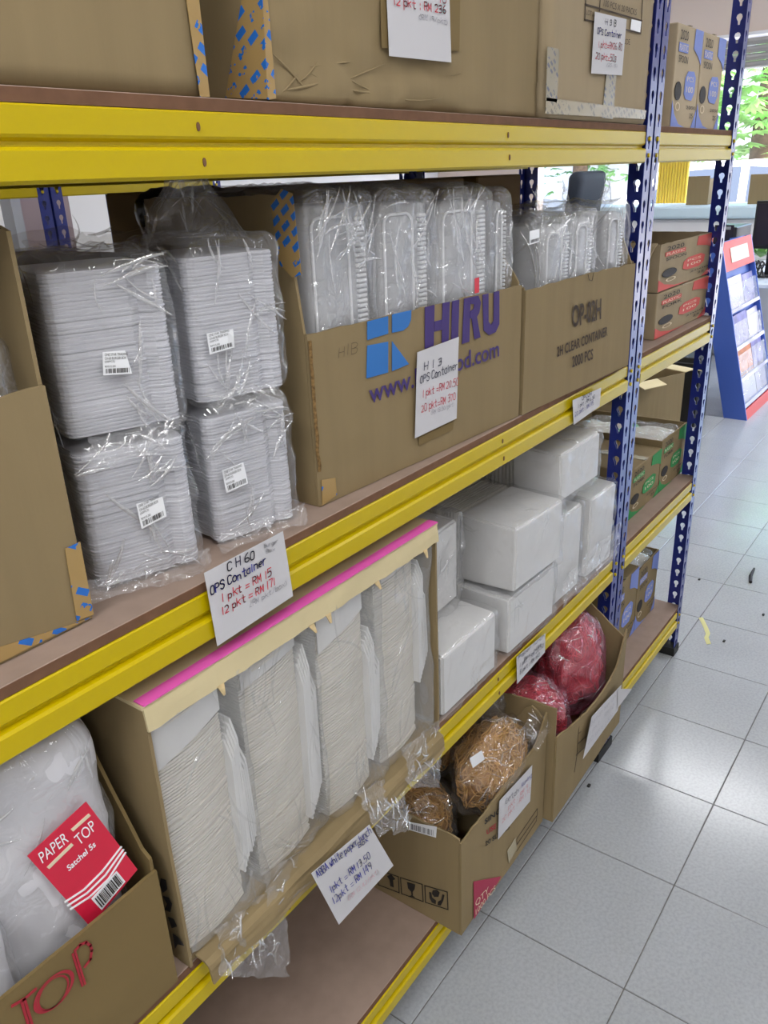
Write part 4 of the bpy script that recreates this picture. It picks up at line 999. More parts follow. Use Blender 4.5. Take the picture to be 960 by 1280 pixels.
crinkle(LPK[0], (o3(272, 1222, -.03), o3(355, 1222, -.034), o3(262, 1165, .0), o3(348, 1100, .0)), 'film_crinkled', .012, 22, folds=34)
crinkle(LPK[1], (o3(330, 1150, -.02), o3(420, 1075, -.02), o3(330, 1090, .004), o3(415, 1040, .004)), 'film_clear', .006, 14)
crinkle(LPK[2], (o3(462, 1046, -.04), o3(511, 1040, -.042), o3(440, 990, .0), o3(500, 960, .0)), 'film_crinkled', .013, 20, folds=30)
crinkle(LPK[3], (o3(505, 985, -.03), o3(546, 985, -.03), o3(500, 935, .0), o3(545, 900, .0)), 'film_crinkled', .010, 18, folds=20)
C = card('white price card reading ABBA White paper lunch Box tilted over the yellow beam', [(389.4, 1092), (462, 1031), (492, 1082), (424, 1156)], (V((0, -.052, 0)), V((0, -1, 0))))
hand_px(C, 'ABBA white paper lunch', C.pl, (397, 1097), (464, 1041), (393, 1089.5), 'ink_blue', width=.0014)
hand_px(C, 'Box', C.pl, (448.4, 1059.5), (460, 1051), (446, 1054), 'ink_blue', width=.0014)
hand_px(C, '1pkt = RM 13.50', C.pl, (414, 1116), (463, 1072), (410.5, 1108.5), 'ink_blue', width=.0014)
hand_px(C, '12pkt = RM 149', C.pl, (417.5, 1130), (464.5, 1085), (414, 1122.5), 'ink_blue', width=.0014)
hand_px(C, '(RM 12.42/pkt)', C.pl, (436, 1125.5), (473, 1091), (434, 1120.5), 'ink_faint', width=.0008)

# white box packs
def white_pack(label, x0, x1, y0, dep, z0, z1, ang=0., tilt=0., rims=10, taper=.97, film_m='film_clear', amp=.005):
    w, h = x1 - x0, z1 - z0; c = V(((x0 + x1) / 2, y0, z0)); M = Matrix.Translation(c) @ Matrix.Rotation(ang, 4, 'Z') @ Matrix.Rotation(tilt, 4, 'Y')
    T = Thing('white_box_pack', label, 'pack', c, 'bagged white lunch box stacks')
    bm = bmesh.new(); g = .004
    d0 = dep * .55
    k0 = [V((s * w / 2 * taper, 0, zz)) for s, zz in ((-1, g), (1, g), (1, h - g), (-1, h - g))]
    k1 = [V((s * w / 2, d0, zz)) for s, zz in ((-1, .0), (1, .0), (1, h), (-1, h))]
    vs = [bm.verts.new(p) for p in k0 + k1]
    for q in ((0, 1, 2, 3), (7, 6, 5, 4), (0, 4, 5, 1), (1, 5, 6, 2), (2, 6, 7, 3), (3, 7, 4, 0)): bm.faces.new([vs[i] for i in q])
    bmesh.ops.bevel(bm, geom=bm.edges[:], offset=.0045, segments=2, affect='EDGES'); bm.verts.index_update()
    body = ([M @ p.co for p in bm.verts], [tuple(p.index for p in f.verts) for f in bm.faces]); bm.free()
    T.part('nested_boxes', body, 'board_white', smooth=False)
    out = []
    for k in range(rims):
        y = d0 + .002 + (dep - d0) * k / rims; e = .001 + .003 * random.random()
        v, f = box((-w / 2 + e, y, e), (w / 2 - e, y + (dep - d0) / rims * .55, h - e)); out.append(([M @ p for p in v], f))
    T.part('box_rims', join(*out), 'paper_edge', stuff=True)
    Mr = Matrix.Rotation(ang, 4, 'Z') @ Matrix.Rotation(tilt, 4, 'Y')
    film_shell(T, M @ V((0, dep / 2, h / 2)), (w / 2 + .002, dep / 2 + .003, h / 2 + .0012), film_m, amp, s=(17, 17, 12), n=36, r=.007, M=Mr, bulge=.0015, folds=14 if film_m == 'film_clear' else 46, faces='flltt', fl=(.015, .06), fm='film_clear' if film_m == 'film_clear' else 'film_fold')
    return T
zc = zC + .001
white_pack('white box pack on the shelf board next to the open lunch box carton', -.166, .022, .004, .20, zc, zc + .128, 0., 0.)
white_pack('white box pack on the shelf board above the small price card', .068, .262, .002, .20, zc, zc + .126, -.02)
white_pack('large white box pack stacked above the small price card', .075, .268, -.004, .22, zc + .131, zc + .268, -.03, .02, rims=14)
pk = white_pack('crumpled clear bag of white boxes resting beside the lunch box carton', -.165, .01, .075, .15, zc + .134, zc + .30, .05, 0., film_m='film_crinkled', amp=.012)
white_pack('white box pack on top of the pile under the OP02H card', .285, .462, .004, .2, zc + .242, zc + .352, -.05, -.03)
white_pack('upright white box pack in the middle of the pile, standing on the shelf board', .282, .412, .012, .2, zc + .0, zc + .205, -.02, 0.)
white_pack('upright white box pack leaning by the blue posts', .442, .588, .006, .17, zc + .0, zc + .197, .0, .03)
T = white_pack('small bag of white boxes with a green band behind the pile', .47, .60, .09, .14, zc + .21, zc + .31, 0., 0., film_m='film_smoky', amp=.008)
T.part('band', bevel_box((.48, .07, zc + .29), (.56, .10, zc + .316), .004, 1), 'green_plastic')
lo = Thing('plastic_bag', 'loose crumpled clear bag hanging over the beam by the blue posts', 'bag', (.5, .0, zC))
crinkle(lo, (at(700, 760, y=-.02), at(768, 700, y=-.02), at(700, 725, y=.004), at(772, 655, y=.004)), 'film_crinkled', .012, 20, name='film')
C = card('white price card for white paper boxes on the lower yellow beam', [(646, 821.6), (682, 791.5), (681.4, 815.4), (646.8, 855)], PLY(-.008))
hand_px(C, 'Paper lunch', C.pl, (648, 824), (680, 796), (648, 820), 'ink_navy', width=.0012)
hand_px(C, 'Box White', C.pl, (655, 826), (676, 807), (655, 822), 'ink_navy', width=.0012)
hand_px(C, '1 pkt : RM 20.50', C.pl, (649.5, 834), (679, 808.5), (649.5, 829), 'ink_navy', width=.0012)
hand_px(C, '8 pkt : RM 160', C.pl, (649.5, 843), (674, 820), (649.5, 838), 'ink_navy', width=.0012)

# ------------------------------------------------------------------ lowest shelf of the long rack
s0, s1 = (-.198, -.052), (.148, -.048)
T = open_carton('brown carton marked SINGLE USE with a crimson corner, holding tan rubber bands', s0, s1, .36, zB, lambda u: .392 + .012 * u + .05 * max(0, u - .86) / .14, .40, lambda u: .43 + .03 * math.sin(u * 20) * (u < .3), .40, 'cardboard', torn=.004)
SPl = (T.plane[0] + T.plane[1] * .0018, T.plane[1]); SLl = (T.lplane[0] + T.lplane[1] * .002, T.lplane[1])
txt_px(T, 'SINGLE', SPl, (605.5, 1031), (634, 1008.5), (605.5, 1024), 'ink_black', bold=.02)
txt_px(T, 'USE', SPl, (608, 1043.6), (620, 1035), (608, 1037), 'print_red', bold=.02)
txt_px(T, '20 SLEEVES', SPl, (606.5, 1058), (637, 1035.5), (606.5, 1052), 'ink_black', bold=.02)
line_px(T, [(646, 1048.5), (671.7, 1010.8), (671.7, 1018.5), (646, 1055.7), (646, 1048.5)], SPl, 'ink_brownblack', .0012)
line_px(T, [(646, 1056), (671, 1019.5), (670.5, 1026), (646, 1064)], SPl, 'ink_brownblack', .0012)
poly_px(T, [(592, 1102), (626, 1095.5), (624.5, 1099), (592.5, 1149)], SPl, 'print_crimson', name='crimson_patch')
SP3 = (SPl[0] + SPl[1] * .0006, SPl[1])
txt_px(T, 'QTY', SP3, (594.2, 1135), (610.5, 1116.5), (594, 1126), 'print_cream'); txt_px(T, '1000 PCS', SP3, (594.5, 1143.5), (619, 1112), (594.3, 1137), 'print_cream')
for fr_ in ([(531, 1107), (559, 1115), (560, 1137), (532, 1128)], [(500.6, 1097), (527.7, 1105.5), (529, 1127), (502, 1117)], [(472, 1087), (498, 1096), (499, 1116), (473, 1106)]):
    line_px(T, fr_ + fr_[:1], SLl, 'ink_black', .0016, 'handling_frame')
poly_px(T, [(509, 1103), (519, 1106), (518, 1112), (515.5, 1115), (516, 1120), (519, 1122), (512, 1120), (514.5, 1119), (514, 1114.5), (510, 1110)], SLl, 'ink_black', name='handling_mark')
poly_px(T, [(541, 1113), (546, 1112.5), (549.5, 1116), (548, 1121), (543, 1121), (540, 1117)], SLl, 'ink_black', name='handling_mark')
poly_px(T, [(536.5, 1115), (539, 1116), (540, 1122), (545, 1126), (544.5, 1130), (540, 1128), (537, 1122)], SLl, 'ink_black', name='handling_mark')
poly_px(T, [(553, 1118), (555.5, 1119), (554, 1126), (551, 1132), (547, 1131), (547.5, 1127), (551.5, 1125)], SLl, 'ink_black', name='handling_mark')
poly_px(T, [(484, 1095), (489, 1093), (494, 1099), (491, 1100), (492, 1109), (488, 1107.5), (487, 1100)], SLl, 'ink_black', name='handling_mark')
st = poly_px(T, [(511.5, 1027.5), (546, 1033.5), (545, 1047), (511, 1037)], SLl, 'sticker_white', name='sticker')
T.part('barcode', barcode(on(514, 1036.5, SLl), on(543, 1045, SLl), on(514, 1029.5, SLl)), 'ink_black', st)
poly_px(T, [(634, 1064), (644, 1047), (646, 1061), (636, 1079)], SPl, 'tape_plain', name='tape')
C = card('white price card reading Getah on the carton of tan rubber bands', [(624.6, 1001.5), (665.6, 956.6), (663, 1001.5), (623, 1049.6)], (SPl[0] + SPl[1] * .004, SPl[1]))
hand_px(C, 'Getah', C.pl, (631.7, 1005), (648.3, 990), (631, 999), 'ink_navy', width=.0012); hand_px(C, 'Kuning', C.pl, (652, 984), (664.3, 971), (651.8, 978.5), 'ink_blue', width=.0012)
hand_px(C, 'pkt : RM 9', C.pl, (635, 1012.5), (659.5, 985), (634.8, 1007), 'ink_red', width=.0009); hand_px(C, '20 pkt : RM 170', C.pl, (627, 1029), (662.5, 988.5), (627, 1024), 'ink_red', width=.0009)
def band_bag(label, c, h, n, mb, mc, fm, group, ang=0., tilt=0., rr=(.018, .036), tr=.0014, name='rubber_band_bag', tail=None):
    c, h = V(c), V(h); T = Thing(name, label, 'bag', (c.x, c.y, c.z - h.z), group)
    M = Matrix.Rotation(ang, 4, 'Z') @ Matrix.Rotation(tilt, 4, 'X')
    E = lambda d, k=1.: V((d.x * h.x * k, d.y * h.y * k, d.z * h.z * k))
    sd = random.uniform(0, 50)
    def lump(d): return .96 + .20 * nz(d * 1.5 + V((sd, 0, 0))) + .10 * nz(d * 3.4 + V((0, sd, 0)))
    def egg(k, n_, extra=None):
        v, f = soft_box((0, 0, 0), (1, 1, 1), n_, .001); o = []
        for p in v: d = p.normalized(); o.append(c + (M @ E(d, k * lump(d) + (extra(d) if extra else 0))))
        return o, f
    T.part('core', egg(.88, 14, lambda d: .05 * nz(d * 9)), mc, smooth=True)
    out = []
    for k in range(n):
        d = V((random.gauss(0, 1), random.gauss(0, 1), random.gauss(0, 1))).normalized()
        if d.z < -.6: d.z = -d.z
        a = d.orthogonal().normalized(); b = d.cross(a); g = random.uniform(0, 6.28); a, b = a * math.cos(g) + b * math.sin(g), b * math.cos(g) - a * math.sin(g)
        R, el = random.uniform(*rr), random.choice((random.uniform(.12, .3), random.uniform(.3, .9))); hm = sum(h) / 3; pts = []; m_ = 16; lift = random.uniform(.88, 1.0)
        for i in range(m_):
            t = 2 * math.pi * i / m_; q = (d + a * (R / hm) * math.cos(t) + b * (R / hm) * el * math.sin(t)).normalized()
            pts.append(c + (M @ E(q, lift * lump(q) * (.97 + .03 * math.sin(3 * t + g)))))
        out.append(tube(pts, tr, 4, True))
    T.part('rubber_bands', join(*out), mb, smooth=True, stuff=True)
    bg_ = T.part('bag', egg(1.04, 26, lambda d: .05 * max(0, ridged(d * 2.6 + V((sd, 0, 0)), 1.)) + .03 * ridged(d * 6, 1.)), fm, smooth=True)
    out = []
    for k in range(26):
        d = V((random.gauss(0, 1), -abs(random.gauss(0, 1)), random.gauss(.4, .8))).normalized(); p = c + (M @ E(d, 1.075 * lump(d))); nn = (M @ V((d.x / h.x, d.y / h.y, d.z / h.z))).normalized()
        out.append(fold(p, nn.orthogonal().lerp(V((0, 0, 1)), random.random()).cross(nn), nn, random.uniform(.02, .06), random.uniform(.001, .0026), random.uniform(-1, 1)))
    T.part('fold', join(*out), 'film_fold', bg_, smooth=True, stuff=True)
    if tail: crinkle(T, tail, fm, .006, 12, name='bag_tail')
    return T
gt = 'bags of tan rubber bands'
band_bag('tan rubber band bag lying deep at the near corner of the SINGLE USE carton', (-.105, .12, .300), (.08, .10, .085), 190, 'rubber_tan', 'rubber_core', 'film_amber', gt)
band_bag('tan rubber band bag heaped at the back of the SINGLE USE carton', (.05, .165, .395), (.105, .085, .092), 240, 'rubber_tan', 'rubber_core', 'film_amber', gt)
T = band_bag('tan rubber band bag with a white sticker in the SINGLE USE carton', (.038, .018, .380), (.128, .068, .082), 320, 'rubber_tan', 'rubber_core', 'film_amber', gt, ang=.1,
             tail=(V((.08, -.058, .405)), V((.15, -.056, .42)), V((.09, -.02, .435)), V((.165, -.01, .455))))
sp = at(597, 948, y=-.01)
qs = [at(x, y, y=-.012) for x, y in ((587, 948), (602, 938), (606, 949), (591, 960))]
T.part('sticker', poly(qs, (0, -1, 0)), 'sticker_white')
single('plastic_bag', 'grey clear plastic bag tucked behind the tan rubber bands', 'bag', soft_box((.115, .10, .40), (.035, .05, .07), 14, .02, None, lambda p, n: .012 * ridged(V(p * 26), 1.)), 'film_crinkled', (.115, .10, .33), smooth=True)

p0, p1 = (.156, -.068), (.566, -.058)
T = open_carton('brown carton with a bulging front edge holding pink bags of red rubber bands', p0, p1, .36, zB, lambda u: .395 - .018 * math.sin(math.pi * u) + .05 * max(0, u - .8) / .2, lambda u: .46 + .005 * math.sin(u * 9), lambda u: .42 + .09 * min(1, u * 3), .47, 'cardboard', bow=.014, torn=.003)
PP = (T.plane[0] + T.plane[1] * .0105, T.plane[1])
PPl = (T.plane[0] + T.plane[1] * .0085, T.plane[1])
for pts in ([(726, 892), (723, 915), (721, 945), (718, 965)], [(738, 882), (736, 897), (733, 920), (730, 945)], [(726, 892), (751, 872)], [(725, 904), (738, 894)], [(723, 917), (735, 907)], [(722, 930), (733, 920)], [(720, 944), (731, 934)], [(731, 889), (735, 893), (731, 899)], [(742, 880), (744, 890)], [(747, 876), (749, 886)]):
    line_px(T, pts, PPl, 'ink_brownblack', .0013)
C = card('white price card with a folded corner on the carton of pink bags', [(740, 896), (777, 856), (772.5, 888), (729, 949)], (PP[0] + PP[1] * .012, PP[1]))
for k, s in enumerate(('Getah Merah', '1 pkt : RM 10', '20 pkt : RM')):
    hand_px(C, s, C.pl, (738 - 1.5 * k, 908 + 11 * k), (769 - 2 * k, 872 + 12 * k), (738 - 1.5 * k, 903 + 11 * k), 'ink_pencil', width=.0009)
C.part('folded_corner', sheet(lambda u, v: on(772 + 18 * u, 861 + 3 * v * 8 * (1 - u) + 0 * u, (PP[0] + PP[1] * (.013 + .006 * u), PP[1])), 4, 3, .0004), 'card_white')
gp = 'pink bags of red rubber bands'
band_bag('round pink bag of red rubber bands at the far side of the carton', (.435, .028, .395), (.098, .075, .128), 230, 'rubber_red', 'rubber_red_core', 'film_pink', gp, tilt=-.15, rr=(.02, .04))
band_bag('slumped pink bag of red rubber bands at the near side of the carton', (.255, .045, .345), (.088, .09, .088), 200, 'rubber_red', 'rubber_red_core', 'film_pink', gp, rr=(.02, .04))

# ------------------------------------------------------------------ stock at the back of the racks
single('carton', 'dark brown carton at the back of the waist-high shelf behind the burger boxes', 'carton', bevel_box((-.305, .42, zD + .001), (.60, .52, zD + .385), .004, 1), 'cardboard_dark', (.15, .47, zD), 'stock at the back of the rack')
single('plastic_bag', 'black plastic bag draped on the dark carton behind the burger boxes', 'bag', soft_box((-.245, .385, zD + .302), (.09, .026, .080), 14, .02, None, lambda p, n: .01 * ridged(V(p * 16), 1.)), 'dark_bag', (-.245, .385, zD + .21), smooth=True)
single('carton', 'low dark carton at the back of the waist-high shelf behind the torn carton', 'carton', bevel_box((-1.05, .36, zD + .001), (-.40, .58, zD + .31), .004, 1), 'cardboard_dark', (-.72, .47, zD), 'stock at the back of the rack')
single('carton', 'dark carton at the back of the far rack behind the fork carton', 'carton', bevel_box((.66, .42, zD + .001), (.88, .57, zD + .385), .004, 1), 'cardboard_dark', (.77, .5, zD), 'stock at the back of the rack')
for k, (a, b_) in enumerate(((-1.12, -.66), (-.65, -.22))):  # dark cartons added to stand in for the shade at the back of the shelf
    single('carton', ['plain carton at the back of the lowest shelf, near end', 'plain carton at the back of the lowest shelf behind the SINGLE USE carton'][k], 'carton', bevel_box((a, .36, zB + .001), (b_, .58, zB + .34), .004, 1), 'cardboard_dark', ((a + b_) / 2, .47, zB), 'stock at the back of the rack')
single('carton', 'plain carton behind the white box packs on the knee-high shelf', 'carton', bevel_box((-.15, .33, zC + .001), (.58, .58, zC + .33), .004, 1), 'cardboard_dark', (.2, .45, zC), 'stock at the back of the rack')

# ------------------------------------------------------------------ beyond the racks
PX0, PX1 = at(24, 270, y=2.6).x, at(90, 270, y=2.6).x
pm = Thing('partition_panel', 'mauve grey partition panel beyond the rear rack', 'panel', ((PX0 + PX1) / 2, 2.6, 0))
pm.part('board', bevel_box((PX0, 2.6, 0), (PX1, 2.66, 2.2), .005, 1), 'panel_mauve'); pm.part('frame_strip', box((PX0 - .03, 2.59, 0), (PX0 + .01, 2.67, 2.2)), 'steel_grey')
# brown carton with a green stripe and a black box standing on the floor behind the far rack
T = open_carton('brown carton with open flaps and a green stripe on the floor behind the far rack', (3.05, .86), (3.05 + .40, .70), .34, 0, .40, .40, .40, .40, 'cardboard')
gpl = (T.plane[0] + T.plane[1] * .002, T.plane[1]); d = V((.40, -.16, 0)); n0 = T.plane[1]
a0 = V((3.05, .86, 0)) + n0 * .002
T.part('printed_stripe', poly([a0 + V((0, 0, .01)), a0 + d + V((0, 0, .01)), a0 + d + V((0, 0, .045)), a0 + V((0, 0, .045))], n0), 'print_green')
for q, s in ((0., 1), (1., 1)):
    e = a0 + d * q + V((0, 0, .40)); o = d.normalized() * (.16 if q else -.14)
    T.part('flap', sheet(lambda u, v: e + V((-n0.x, -n0.y, 0)) * .3 * u + o * v + V((0, 0, .03 * v - .05 * v * v)), 4, 4, .004), 'cardboard_cream')
T.part('flap', sheet(lambda u, v: a0 + d * (.06 + .4 * u) + V((0, 0, .40)) + n0 * .07 * v + V((0, 0, -.02 * v)), 6, 4, .004), 'cardboard_cream')
T = Thing('speaker', 'black speaker box on the floor beside the green striped carton', 'speaker', (3.83, .82, 0))
T.part('cabinet', bevel_box((3.75, .70, 0), (3.97, .94, .42), .006, 2), 'black_plastic'); T.part('grille', bevel_box((3.735, .715, .03), (3.751, .925, .39), .004, 1), 'rubber_black')
# display stand leaning back
T = Thing('display_stand', 'blue sided sloping display stand of leaflets in clear pockets', 'display stand', (4.35, .56, 0))
sx0, sx1_, sy0, lean, hh, tk = 4.06, 4.72, .47, .27, 1.04, .13
def SF(u, v, o=0.): return V((sx0 + (sx1_ - sx0) * u, sy0 + lean * v + o, hh * v - o * .2))
for u in (0., 1.):
    s = -1 if u == 0 else 1; p = [SF(u, 0), SF(u, 1), SF(u, 1, tk), SF(u, 0, tk)]; t = V((s * .012, 0, 0))
    T.part('side_panel', (p + [q + t for q in p], [(0, 1, 2, 3), (7, 6, 5, 4), (0, 4, 5, 1), (1, 5, 6, 2), (2, 6, 7, 3), (3, 7, 4, 0)]), 'stand_blue')
T.part('back_board', sheet(lambda u, v: SF(u, v, .05), 2, 2, -.01), 'stand_blue')
T.part('header', sheet(lambda u, v: SF(u, .84 + .16 * v, .0), 2, 2, .01), 'poster_red'); T.part('header_plate', sheet(lambda u, v: SF(.2 + .6 * u, .88 + .08 * v, -.004), 2, 2, .002), 'poster_cream')
for k, (v0, m) in enumerate(((.63, 'stand_sheet'), (.42, 'poster_violet'), (.24, 'poster_orange'), (.09, 'stand_sheet'))):
    T.part('leaflet', sheet(lambda u, v: SF(.06 + .5 * u, v0 + .17 * v, .018), 2, 2, .006), m); T.part('leaflet', sheet(lambda u, v: SF(.58 + .38 * u, v0 + .16 * v, .018), 2, 2, .006), 'poster_violet' if k % 2 == 0 else 'stand_sheet')
    T.part('pocket', sheet(lambda u, v: SF(.02 + .96 * u, v0 - .01 + .14 * v, .002), 4, 4, .002), 'film_clear'); T.part('pocket_edge', sheet(lambda u, v: SF(u, v0 - .02 + .02 * v, .0), 2, 1, .006), 'stand_sheet')
T.part('footer', sheet(lambda u, v: SF(u, .0 + .06 * v, .0), 2, 2, .01), 'poster_red')
# desk and what stands on it
T = Thing('desk', 'pale desk standing past the display stand', 'desk', (5.45, .75, 0))
T.part('top', bevel_box((5.0, .30, .665), (5.95, 1.25, .695), .005, 1), 'desk_top')
for x in (5.04, 5.86):
    for y in (.36, 1.15): T.part('leg', box((x, y, 0), (x + .05, y + .05, .665)), 'steel_grey')
def desk_pc(label, x, y, w, d_, h):
    T = Thing('computer', label, 'computer', (x + w / 2, y + d_ / 2, .696)); T.part('case', bevel_box((x, y, .696), (x + w, y + d_, .696 + h), .006, 1), 'black_plastic')
    T.part('front_plate', box((x - .004, y + .02, .75), (x, y + d_ - .02, .71 + h)), 'screen_dark'); T.part('drive_bay', box((x - .006, y + .04, .68 + h), (x - .003, y + d_ - .04, .70 + h)), 'steel_grey')
desk_pc('black computer tower standing on the desk', 5.12, .93, .40, .17, .36)
T = Thing('monitor', 'thin black monitor turned edge-on on the desk', 'monitor', (5.45, .72, .696))
T.part('base', bevel_box((5.33, .66, .696), (5.57, .86, .710), .004, 1), 'black_plastic'); T.part('neck', box((5.43, .74, .710), (5.48, .78, 1.0)), 'black_plastic')
T.part('screen', bevel_box((5.28, .70, .90), (5.32, .86, 1.22), .005, 1), 'black_plastic'); T.part('display', box((5.274, .715, .925), (5.279, .845, 1.20)), 'screen_dark'); T.part('arm', box((5.31, .74, .96), (5.46, .78, 1.0)), 'black_plastic')
T = Thing('bottle', 'white bottle with a pale blue label on the desk', 'bottle', (5.08, .60, .696)); T.part('body', lathe([(.045, 0), (.048, .01), (.048, .15), (.03, .18), (.018, .19), (.018, .20)], 18, (5.08, .60, .696)), 'lamp_white', smooth=True); T.part('cap', lathe([(.022, .2), (.022, .225), (.018, .23)], 14, (5.08, .60, .696)), 'counter_blue'); T.part('label', lathe([(.0486, .05), (.0486, .12)], 18, (5.08, .60, .696)), 'counter_blue')
for k in range(6):
    a = V((5.17 + .025 * k, .90, .696)); pts = [a + V((.05 * math.sin(i * .9 + k), -.02 * i, .004 + .12 * abs(math.sin(i * .55 + k)))) for i in range(9)]
    single('cable', 'black cable looping over the desk', 'cable', tube(pts, .005, 5), 'rubber_black', a, 'black cables on the desk')
T = Thing('potted_plant', 'small green plant in a pot on the desk', 'plant', (5.70, .88, .696)); T.part('pot', lathe([(.04, 0), (.055, .09), (.05, .09), (.045, .08)], 16, (5.70, .88, .696)), 'lamp_white')
lv = []
for k in range(26):
    a, e, l = random.uniform(0, 6.28), random.uniform(.4, 1.3), random.uniform(.08, .17); b0 = V((5.70, .88, .80)); dd = V((math.cos(a) * math.cos(e), math.sin(a) * math.cos(e), math.sin(e))); sd_ = dd.cross(V((0, 0, 1))).normalized() * .02
    lv.append(([b0, b0 + dd * l * .5 + sd_, b0 + dd * l, b0 + dd * l * .5 - sd_], [(0, 1, 2, 3)]))
T.part('foliage', join(*lv), 'leaf', stuff=True)
# counter, cartons, yellow ribbed screen
T = Thing('counter', 'pale blue service counter near the shop front', 'counter', (5.9, 1.7, 0)); T.part('body', bevel_box((6.05, .7, 0), (6.5, 2.6, 1.06), .01, 1), 'wall_paint'); T.part('top', bevel_box((6.0, .65, 1.06), (6.55, 2.65, 1.16), .02, 2), 'counter_blue')
ya, yb = at(861, 240, x=6.2).y, at(888, 240, x=6.2).y
single('carton', 'open brown carton on the counter beside the yellow ribbed screen', 'carton', join(box((6.15, yb, 1.1605), (6.4, ya, 1.162)), box((6.15, yb, 1.162), (6.154, ya, 1.38)), box((6.396, yb, 1.162), (6.4, ya, 1.34)), box((6.154, yb, 1.162), (6.396, yb + .004, 1.36)), box((6.154, ya - .004, 1.162), (6.396, ya, 1.36))), 'cardboard', (6.27, (ya + yb) / 2, 1.16), 'cartons on the counter')
ya, yb = at(938, 240, x=6.2).y, at(965, 240, x=6.2).y
single('carton', 'open brown carton on the counter end by the desk', 'carton', join(box((6.15, yb, 1.1605), (6.4, ya, 1.162)), box((6.15, yb, 1.162), (6.154, ya, 1.38)), box((6.396, yb, 1.162), (6.4, ya, 1.36)), box((6.154, yb, 1.162), (6.396, yb + .004, 1.36)), box((6.154, ya - .004, 1.162), (6.396, ya, 1.36))), 'cardboard', (6.27, (ya + yb) / 2, 1.16), 'cartons on the counter')
ya, yb = at(822, 230, x=6.8).y, at(860, 230, x=6.8).y
T = Thing('ribbed_screen', 'yellow vertically ribbed screen by the shop front', 'screen', (6.8, (ya + yb) / 2, 0))
nr = 11
for k in range(nr):
    y_ = yb + (ya - yb) * k / nr; T.part('rib', bevel_box((6.78, y_ + .002, .0), (6.82, y_ + (ya - yb) / nr - .002, 2.0), .008, 1), 'yellow_panel')
# office chair
cp = at(728, 228, y=1.9)
T = Thing('office_chair', 'black high-back office chair seen over the container bags', 'chair', (cp.x, cp.y, 0))
cx, cy = cp.x, cp.y
T.part('backrest', soft_box((cx, cy, 1.12), (.24, .05, .34), 12, .045, Matrix.Rotation(.15, 4, 'X')), 'chair_black', smooth=True)
T.part('headrest', soft_box((cx, cy + .02, cp.z - .01), (.17, .05, .075), 10, .045, Matrix.Rotation(.2, 4, 'Z')), 'chair_black', smooth=True)
T.part('seat', soft_box((cx, cy - .24, .50), (.25, .25, .05), 10, .045), 'chair_black', smooth=True)
T.part('column', tube([(cx, cy - .22, .10), (cx, cy - .22, .46)], .025, 10), 'chrome'); T.part('spine', tube([(cx, cy - .05, .48), (cx, cy + .06, .62), (cx, cy + .06, 1.3)], .02, 8), 'black_plastic')
for k in range(5):
    a = k * 2 * math.pi / 5; e = V((cx + .28 * math.cos(a), cy - .22 + .28 * math.sin(a), .07)); lg = T.part('leg', tube([(cx, cy - .22, .12), e], [.028, .018], 8), 'black_plastic'); T.part('castor', lathe([(.012, -.025), (.026, -.02), (.026, .02), (.012, .025)], 12, (e.x, e.y, .028)), 'rubber_black', lg)
for s in (-1, 1): T.part('armrest', tube([(cx + s * .27, cy - .02, .50), (cx + s * .29, cy - .04, .70), (cx + s * .28, cy - .32, .70)], .018, 8), 'black_plastic')

